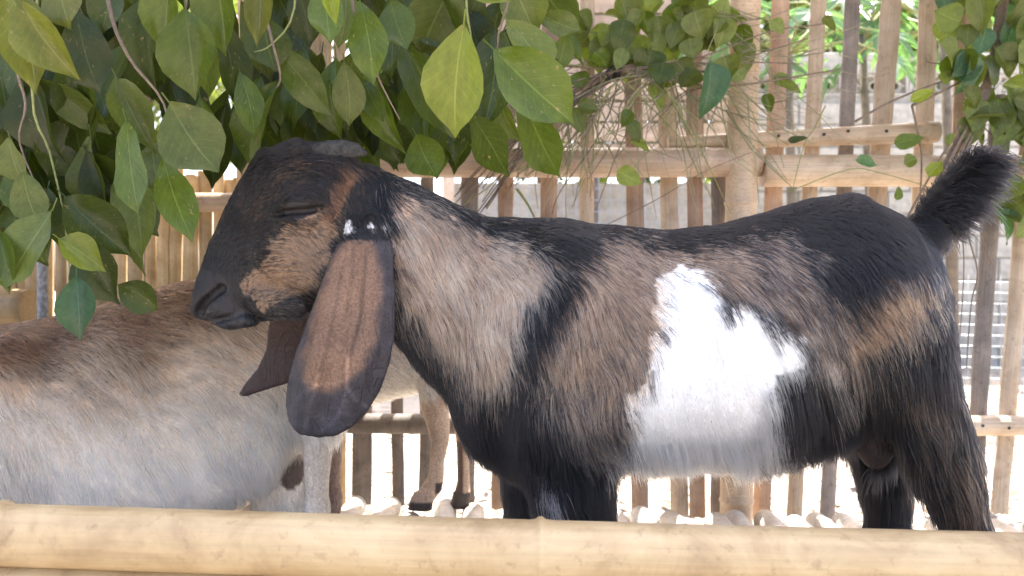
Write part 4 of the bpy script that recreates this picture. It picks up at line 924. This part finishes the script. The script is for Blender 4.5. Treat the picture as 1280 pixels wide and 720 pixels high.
while k < 46:
    u, v = random.uniform(-90, 165), random.uniform(120, 330); d = random.uniform(1.4, 1.62); L = random.uniform(75, 115) * 1.45 / d; a = random.gauss(0.1, 0.5)
    du, dv = math.sin(a) * L / 2, math.cos(a) * L / 2
    if v + dv > (372 if u < 60 else 350) or v + dv > 300 and u > 120: continue
    pxleaf(big, u - du, v - dv, u + du, v + dv, random.uniform(42, 62) * 1.45 / d, d, random.choice('ddgds'), random.uniform(-.7, .7), dd=random.uniform(-.05, .05)); k += 1
for pts, r in (([(120, -150), (135, 0), (160, 70), (205, 130), (215, 200)], 3), ([(40, -140), (20, 60), (32, 130), (25, 180), (60, 262)], 2.4), ([(60, -150), (40, 110), (62, 190), (80, 270), (88, 350)], 2.0), ([(370, -120), (368, 10), (340, 55), (318, 65)], 1.8), ([(583, -130), (583, 0), (588, 40), (592, 68)], 2.2),
               ([(450, -140), (440, 0), (470, 90), (500, 150)], 2.6), ([(330, -140), (330, 0), (350, 90), (345, 110)], 2.6), ([(240, -140), (235, -20), (228, 40)], 3), ([(650, -140), (640, -20), (622, 60), (650, 120)], 2.6), ([(-40, -140), (0, -20), (-20, 120), (0, 290)], 2.6)):
    d = random.uniform(1.2, 1.34); stem(big, [P(u, v, d + 0.015 * i) for i, (u, v) in enumerate(pts)], r * 0.0013, 0.0011, 'twig_green' if r < 2.3 else 'twig')

# bundle tied to the fence in the middle
DM = 2.14
mid = tag(empty('twig_bundle', P(772, 88, DM)), 'bundle of thin stripped twigs with small round leaves tied to the fence with black cord', 'twigs')
ML = [(780, 25, 772, 70, 34), (822, 20, 830, 68, 30), (815, 62, 806, 96, 38), (830, 78, 822, 106, 34), (850, 28, 838, 62, 26), (868, 14, 880, 48, 36), (862, 48, 868, 74, 32), (888, 78, 882, 150, 43), (800, 12, 788, 40, 26), (742, 66, 760, 84, 34), (760, 30, 752, 60, 22), (700, 40, 728, 82, 24),
      (722, 14, 740, 40, 24), (722, 90, 728, 112, 26), (905, 20, 896, 60, 34), (875, 90, 850, 110, 30), (845, 75, 862, 104, 36), (905, 70, 915, 100, 30), (780, 60, 770, 88, 20), (890, 5, 915, 30, 30), (722, 130, 752, 138, 20), (788, 138, 775, 158, 20), (716, 135, 728, 168, 24), (786, 150, 800, 178, 22), (772, 214, 802, 230, 24), (920, 90, 930, 100, 24), (786, 176, 815, 188, 14), (955, 118, 965, 142, 18), (968, 94, 1002, 118, 18), (1030, 20, 1044, 40, 18), (964, 25, 980, 42, 22)]
for bu, bv, tu, tv, w in ML: pxleaf(mid, bu, bv, tu, tv, w, DM - random.uniform(0.02, 0.09), random.choice('ffsfg') if w < 40 else 'b', broad=1)
for _ in range(40):
    a = random.uniform(0, 6.28); q = math.sqrt(random.random()); u, v = 834 + 100 * q * math.cos(a), 62 + 62 * q * math.sin(a); an = random.gauss(0, .8); L = random.uniform(26, 52)
    pxleaf(mid, u, v - L / 2, u + L * math.sin(an), v - L / 2 + L * math.cos(an), random.uniform(24, 36), DM + random.uniform(-.03, .05), random.choice('sffgfs'), random.uniform(-.7, .7), broad=1)
for i in range(13):
    e = random.uniform(-1, 1); f = random.uniform(-1, 1)
    stem(mid, [P(800, 84 + 5 * e, DM - .01), P(772 + 4 * f, 90 + 5 * e, DM - .02 + .01 * f), P(708 + 14 * f, 124 + 14 * e, DM - .03 + .02 * f), P(650 + 20 * f, 178 + 16 * e, DM - .03 + .02 * e), P(590 + 36 * f, 252 + 18 * e, DM - .02)], random.uniform(.0028, .0045), .0018)
for pts, r in (([(772, 88), (840, 100), (910, 108), (1047, 87)], .004), ([(780, 86), (860, 92), (940, 70), (1010, 48)], .003), ([(780, 90), (880, 70), (960, 40), (1030, 30)], .0026), ([(700, 82), (772, 86), (850, 80), (950, 78), (1000, 80)], .003), ([(660, 78), (720, 82), (772, 88)], .003), ([(772, 88), (766, 130), (742, 180), (700, 240), (690, 268)], .0026),
               ([(772, 90), (790, 140), (768, 200), (745, 262)], .0022), ([(646, 236), (660, 256), (672, 280)], .0045), ([(800, 90), (900, 120), (960, 165), (985, 180)], .0018), ([(1032, 132), (1018, 160), (1005, 182), (990, 240)], .0018), ([(740, 290), (820, 250), (880, 215), (940, 190)], .0016), ([(985, 240), (1060, 212), (1100, 216), (1165, 235)], .0018), ([(760, 92), (720, 150), (690, 190), (640, 215)], .002)):
    stem(mid, [P(u, v, DM - .03) for u, v in pts], r, r * .6, random.choice(('twig', 'twig_green')))
for i in range(30):
    u0, v0 = random.gauss(800, 45), random.uniform(84, 112); a = random.choice((random.gauss(-.75, .35), random.gauss(.3, .6))); L = random.uniform(90, 190)
    stem(mid, [P(u0 + math.sin(a) * L * t + random.gauss(0, 6), v0 + math.cos(a) * L * t - 14 * math.sin(t * 3), DM + random.uniform(-.07, -.01)) for t in (0, .3, .65, 1)], random.uniform(.0018, .003), .001, random.choice(('twig', 'twig', 'twig_dry', 'twig_green')), n=5)
V = []; Fc = []
for i in range(70):
    u0, v0 = random.gauss(815, 70), random.uniform(70, 140); a = random.gauss(0.1, 0.85); L = random.uniform(50, 150)
    pts = [P(u0 + math.sin(a) * L * t + random.gauss(0, 3), v0 + math.cos(a) * L * t + 10 * math.sin(t * 3) + random.gauss(0, 3), DM + random.uniform(-.05, .03)) for t in (0, .33, .66, 1)]
    r = random.uniform(.0010, .0022); tube_geo(pts, [r, r, r * .8, r * .5], 4, V, Fc)
for i in range(70):
    u0, v0 = random.gauss(690, 40), random.uniform(110, 190); a = random.gauss(-0.6, 0.7); L = random.uniform(40, 110)
    pts = [P(u0 + math.sin(a) * L * t + random.gauss(0, 3), v0 + math.cos(a) * L * t + random.gauss(0, 3), DM + random.uniform(-.05, .02)) for t in (0, .33, .66, 1)]
    r = random.uniform(.0014, .0028); tube_geo(pts, [r, r, r * .8, r * .5], 4, V, Fc)
for i in range(40):
    u0, v0 = random.gauss(930, 50), random.uniform(10, 130); a = random.gauss(1.3, 0.6); L = random.uniform(50, 130)
    pts = [P(u0 + math.sin(a) * L * t + random.gauss(0, 3), v0 + math.cos(a) * L * t + random.gauss(0, 4), DM + random.uniform(-.06, .0)) for t in (0, .33, .66, 1)]
    r = random.uniform(.0009, .0018); tube_geo(pts, [r, r, r * .8, r * .5], 4, V, Fc)
tag(link('twiglets', mesh('twiglets', V, Fc), mid, M['twig_dry']), kind='stuff')
V = []; Fc = []
for k in range(4):
    ring = [P(772 + 2 * k - 3, 84, DM - .02) + Vector((0.004 * math.sin(t), 0.022 * math.cos(t), 0.032 * math.sin(t))) for t in np.linspace(0, 6.0, 14)]
    tube_geo(ring, 0.004, 6, V, Fc)
tube_geo([P(766, 82, DM - .045), P(758, 90, DM - .05), P(762, 100, DM - .05)], .0035, 6, V, Fc)
link('cord', mesh('cord', V, Fc), mid, M['rope'])

# bundle hanging at the right end
DR = 2.12
rb = tag(empty('leafy_bundle', P(1238, 90, DR)), 'hanging bundle of woody stems with oval sage green leaves beside the buck\'s tail', 'branch')
for i in range(12):
    e = random.uniform(-1, 1); f = random.uniform(-1, 1)
    stem(rb, [P(1262 + 8 * f, -60, DR), P(1244 + 6 * f, 70, DR), P(1224 + 9 * e, 130 + 4 * f, DR - .02), P(1192 + 15 * e, 190, DR - .02 + .02 * f), P(1162 + 24 * e, 262 + 14 * f, DR - .02), P(1140 + 30 * e, 320 + 30 * f, DR - .01)], random.uniform(.0035, .006), .002)
for pts, r in (([(1069, 152), (1120, 124), (1199, 94)], .004), ([(1140, 132), (1170, 118), (1205, 100)], .0045), ([(1140, 132), (1146, 160), (1152, 195), (1150, 250)], .0032), ([(1180, 80), (1160, 78), (1158, 72)], .002), ([(1205, 130), (1240, 170), (1265, 195)], .002), ([(1212, 240), (1210, 290), (1222, 340), (1214, 380), (1208, 460)], .0026), ([(1230, 230), (1226, 290), (1240, 330)], .003), ([(1200, 255), (1205, 330), (1200, 420)], .002)):
    stem(rb, [P(u, v, DR - .03) for u, v in pts], r, r * .6)
RF = [(1168, -20), (1300, -30), (1300, 310), (1262, 320), (1225, 240), (1205, 170), (1210, 110), (1180, 60)]
k = 0
while k < 120:
    u, v = random.uniform(1170, 1330), random.uniform(-30, 300)
    if u < 1300 and not inside(u, v, RF): continue
    an = random.gauss(0, .7); L = random.uniform(34, 58)
    pxleaf(rb, u - L / 2 * math.sin(an), v - L / 2 * math.cos(an), u + L / 2 * math.sin(an), v + L / 2 * math.cos(an), random.uniform(22, 36), DR + random.uniform(-.09, .06), random.choice('sfsfgsbf'), random.uniform(-.7, .7), broad=1); k += 1
for bu, bv, tu, tv, w, key in ((1198, 100, 1228, 82, 20, 'b'), (1200, 60, 1190, 78, 24, 'y'), (1212, 30, 1208, 60, 26, 's'), (1178, 90, 1186, 106, 30, 's'), (1138, 126, 1168, 112, 16, 'y'), (1182, 170, 1190, 182, 24, 's'), (1070, 200, 1098, 206, 18, 'b'), (1118, 180, 1155, 172, 20, 'g'), (1130, 205, 1150, 198, 20, 's'), (985, 176, 1010, 172, 9, 'd'), (1160, 220, 1178, 200, 18, 'y'), (1120, 250, 1124, 232, 12, 'g')):
    pxleaf(rb, bu, bv, tu, tv, w, DR - .06, key, broad=1)
# ------------------------------------------------------------------ beyond the fence
def box_mesh(name, sx, sy, sz, bev=0.0):
    bm = bmesh.new(); bmesh.ops.create_cube(bm, size=1); bmesh.ops.scale(bm, vec=(sx, sy, sz), verts=bm.verts)
    if bev: bmesh.ops.bevel(bm, geom=bm.edges[:], offset=bev, segments=1, affect='EDGES')
    me = bpy.data.meshes.new(name); bm.to_mesh(me); bm.free(); return me
# concrete block wall
DW = 7.2
wall = tag(empty('block_wall', (2.0, DW, GZ)), 'grey concrete block wall with a row of pierced vent blocks, behind the fence', 'wall')
x0, x1 = P(915, 0, DW).x, P(1480, 0, DW).x
me = box_mesh('mortar', x1 - x0, 0.16, 2.52); link('mortar', me, wall, M['mortar'], Matrix.Translation(((x0 + x1) / 2, DW + 0.1, GZ - 0.05 + 1.26)))
blk = box_mesh('block', 0.385, 0.19, 0.185, 0.008); half = box_mesh('block', 0.185, 0.19, 0.185, 0.008)
for r in range(12):
    z = GZ + 0.10 + r * 0.2; x = x0 + (0.2 if r % 2 == 0 else 0.0)
    if r % 2: link('block', half, wall, M['concrete'], Matrix.Translation((x0 + 0.1, DW + 0.09, z)))
    x = x0 + (0.2 if r % 2 == 0 else 0.4)
    while x < x1 - 0.1:
        link('block', blk, wall, M['concrete'], Matrix.Translation((x, DW + 0.09 + random.uniform(-.006, .006), z))); x += 0.4
# pierced vent blocks along the top: square frame with a ring inside
V = []; Fc = []
def addbox(c, s):
    b = len(V)
    for dz in (-1, 1):
        for dy in (-1, 1):
            for dx in (-1, 1): V.append((c[0] + dx * s[0] / 2, c[1] + dy * s[1] / 2, c[2] + dz * s[2] / 2))
    for f in ((0, 2, 3, 1), (4, 5, 7, 6), (0, 1, 5, 4), (2, 6, 7, 3), (0, 4, 6, 2), (1, 3, 7, 5)): Fc.append(tuple(b + i for i in f))
for s in (-1, 1): addbox((s * .085, 0, 0), (.022, .16, .19)); addbox((0, 0, s * .085), (.148, .16, .022))
tube_geo([(.045 * math.cos(t), -.03, .045 * math.sin(t)) for t in np.linspace(0, 6.28, 13)], .014, 6, V, Fc)
for s in (-1, 1): addbox((s * .063, 0, 0), (.024, .1, .02)); addbox((0, 0, s * .063), (.02, .1, .024))
vent = mesh('vent_block', V, Fc, False)
x = x0 + .1
while x < x1: link('vent_block', vent, wall, M['concrete'], Matrix.Translation((x, DW + .09, GZ + 2.56))); x += .2
x = x0 + .2
while x < x1: link('block', blk, wall, M['concrete'], Matrix.Translation((x, DW + .09, GZ + 2.755))); x += .4

# plank shed left of the wall
DS = 6.4
shed = tag(empty('plank_shed', (0.6, DS, GZ)), 'small shed of weathered horizontal planks seen between the fence laths', 'shed')
sx0, sx1 = P(560, 0, DS).x, P(905, 0, DS).x
z = 1.55; k = 0
while z < 4.0:
    h = random.uniform(.15, .2)
    for (a, b) in ((sx0, sx0 + .85), (sx0 + .87, sx1)):
        me = box_mesh('plank', b - a, .022, h - .02); link('plank', me, shed, M['plank'], Matrix.Translation(((a + b) / 2, DS + random.uniform(0, .01), z + h / 2)))
    z += h
for x in (sx0, (sx0 + sx1) / 2, sx1):
    link('post', box_mesh('post', .09, .09, 4.2), shed, M['plank'], Matrix.Translation((x, DS + .07, GZ + 2.05)))
link('roof', box_mesh('roof', sx1 - sx0 + .6, 2.6, .05), shed, M['thatch'], Matrix.Translation(((sx0 + sx1) / 2, DS + 1.0, 4.06)))
link('lower_wall', box_mesh('lower_wall', sx1 - sx0, .12, 1.62), shed, M['concrete'], Matrix.Translation(((sx0 + sx1) / 2, DS + .3, GZ + .79)))

# welded wire mesh pen at the right and under the shed
def wire_panel(label, ua, ub, d, ztop, cell):
    t = tag(empty('wire_panel', (P((ua + ub) / 2, 0, d).x, d, GZ)), label, 'wire fence')
    a, b = P(ua, 0, d).x, P(ub, 0, d).x; k = 0
    vx = mesh('wire', *tube_geo([(0, 0, 0), (.004, 0, (ztop - GZ) / 2), (0, 0, ztop - GZ)], .0035, 4)); hx = mesh('wire', *tube_geo([(0, 0, 0), ((b - a) / 2, 0, -.012), (b - a, 0, 0)], .0035, 4))
    x = a
    while x <= b:
        link('wire', vx, t, M['wire'], Matrix.Translation((x, d, GZ))); x += cell
    z = GZ + .03
    while z <= ztop:
        link('wire', hx, t, M['wire'], Matrix.Translation((a, d + .005, z))); z += cell
    for x in (a - .04, (a + b) / 2, b + .04):
        me, mx = culm((x, d + .05, GZ - .1), (x, d + .05, ztop + .12), .028, .026, 8, .4, 8, seed=int(x * 7)); link('post', me, t, M['slat_grey'], mx)
wire_panel('galvanised wire mesh pen standing on the pale ground past the buck\'s rump', 1130, 1420, 5.6, .66, .075)
wire_panel('galvanised wire mesh strung in front of the plank shed', 590, 900, 5.9, 1.45, .085)

# papaya plants in front of the wall
def lobed_leaf(seed):
    rr = random.Random(seed); V = [(0, 0, 0)]; Fc = []; UV = [(.5, 0)]; n = 7; ring = []
    for i in range(n):
        a = -2.2 + 4.4 * i / (n - 1); L = (0.55, .8, .95, 1, .95, .8, .55)[i] * rr.uniform(.9, 1.1)
        for (da, q, dz) in ((-.16, .55, .02), (-.10, .8, -.02), (0, 1, -.10), (.10, .8, -.02), (.16, .55, .02), (.30, .34, .04)):
            V.append((math.sin(a + da) * L * q, math.cos(a + da) * L * q, dz - .12 * (L * q) ** 2)); UV.append((.5, q))
    m = len(V) - 1
    for i in range(1, m): Fc.append((0, i, i + 1))
    me = mesh('leaf', V, Fc); uvl = me.uv_layers.new(name='UVMap')
    for lp in me.loops: uvl.data[lp.index].uv = UV[lp.vertex_index]
    return me
LOB = [lobed_leaf(s) for s in range(4)]
for me in LOB: me.materials.append(LM['b'])
def papaya(u, d, h, label, n, spread):
    b = P(u, 0, d); b.z = GZ; t = tag(empty('papaya_plant', b), label, 'plant', None); top = b + Vector((random.uniform(-.1, .1), 0, h))
    V, Fc = tube_geo([b - Vector((0, 0, .05)), b.lerp(top, .5) + Vector((.03, 0, 0)), top], [.045, .035, .025], 8); link('trunk', mesh('trunk', V, Fc), t, M['bark'])
    for i in range(n):
        a = i * 2.4 + random.uniform(-.3, .3); L = random.uniform(.4, .75) * spread; tip = top + Vector((math.cos(a) * L, math.sin(a) * L, random.uniform(-.25, .35)))
        V, Fc = tube_geo([top - Vector((0, 0, .1)), top.lerp(tip, .6) + Vector((0, 0, .06)), tip], [.009, .007, .005], 5); st = link('leaf_stalk', mesh('leaf_stalk', V, Fc), t, M['twig_green'])
        Y = (tip - top).normalized(); Y.z -= .7; Y.normalize(); Z = Vector((0, -.5, 1)); Z = (Z - Y * Z.dot(Y)).normalized(); X = Y.cross(Z); s = random.uniform(.2, .32)
        m = Matrix((X * s, Y * s, Z * s)).transposed().to_4x4(); m.translation = tip; link('leaf', random.choice(LOB), t, None, m)
papaya(985, 5.2, 2.35, 'lobed blue-green plant in front of the block wall beside the thick post', 15, 1.0)
papaya(1090, 5.6, 2.6, 'lobed blue-green plant in front of the block wall behind the tall laths', 15, 1.0)
papaya(1190, 5.0, 2.45, 'lobed blue-green plant in front of the block wall behind the right leaf bundle', 15, 1.0)

# trees beyond
def tree(name, label, x, y, h, rad, n, key, seed):
    rr = random.Random(seed); t = tag(empty(name, (x, y, GZ)), label, 'tree', 'trees beyond the yard'); base = Vector((x, y, GZ - .1))
    V, Fc = tube_geo([base, base + Vector((.1, 0, h * .35)), base + Vector((-.05, .1, h * .7))], [.2, .15, .07], 10)
    cen = base + Vector((0, 0, h * .68)); cl = []
    for i in range(10):
        a = rr.uniform(0, 6.28); q = cen + Vector((math.cos(a) * rad * rr.uniform(.3, .8), math.sin(a) * rad * rr.uniform(.3, .8), rr.uniform(-.45, .5) * rad)); cl.append(q)
        tube_geo([base + Vector((.05, 0, h * .4)), (cen + q) / 2, q], [.07, .04, .015], 6, V, Fc)
    link('trunk', mesh('trunk', V, Fc), t, M['bark']); V = []; Fc = []; UV = []
    for i in range(n):
        c = rr.choice(cl); p = c + Vector((rr.gauss(0, .34), rr.gauss(0, .34), rr.gauss(0, .26))) * rad
        nn = Vector((rr.gauss(0, 1), rr.gauss(0, 1), rr.gauss(.6, .7))).normalized(); a = nn.orthogonal().normalized(); b = nn.cross(a); L = rr.uniform(.10, .19)
        k = len(V); V += [p - a * L, p - b * L * .4, p + a * L - nn * L * .3, p + b * L * .4]; Fc.append((k, k + 1, k + 2, k + 3)); UV += [(.5, 0), (0, .5), (.5, 1), (1, .5)]
    me = mesh('crown', V, Fc, False); uvl = me.uv_layers.new(name='UVMap')
    for lp in me.loops: uvl.data[lp.index].uv = UV[lp.vertex_index]
    link('crown', me, t, LM[key])
tree('broadleaf_tree', 'tall green tree rising behind the block wall', 4.2, 10.5, 6.0, 2.2, 5200, 'd', 1)
tree('broadleaf_tree', 'dark green tree rising behind the plank shed', 0.4, 11.5, 6.5, 2.3, 5200, 'd', 2)
tree('broadleaf_tree', 'sage green tree standing in the yard beyond the bamboo screen', -4.5, 9.5, 6.0, 2.2, 5200, 's', 3)

# dry leaves littered over the ground
V = []; Fc = []; rl = random.Random(5)
for i in range(2600):
    y = 2.5 + 7.5 * rl.random() ** 1.5; x = rl.uniform(-.75, .95) * y; p = Vector((x, y, GZ + .018 + rl.uniform(0, .012))); a = rl.uniform(0, 6.28); L = rl.uniform(.015, .05); w = L * rl.uniform(.25, .5)
    A = Vector((math.cos(a), math.sin(a), rl.uniform(-.25, .25))) * L; B = Vector((-math.sin(a), math.cos(a), rl.uniform(-.3, .3))) * w; k = len(V)
    V += [p - A, p - B, p + A, p + B]; Fc.append((k, k + 1, k + 2, k + 3))
tag(link('leaf_litter', mesh('leaf_litter', V, Fc, False), mat=simple('dry_leaf', (0.16, 0.11, 0.07), 0.8, 0, 3, 0.6)), 'scattered dry leaves lying on the pale ground', 'leaves', kind='stuff')
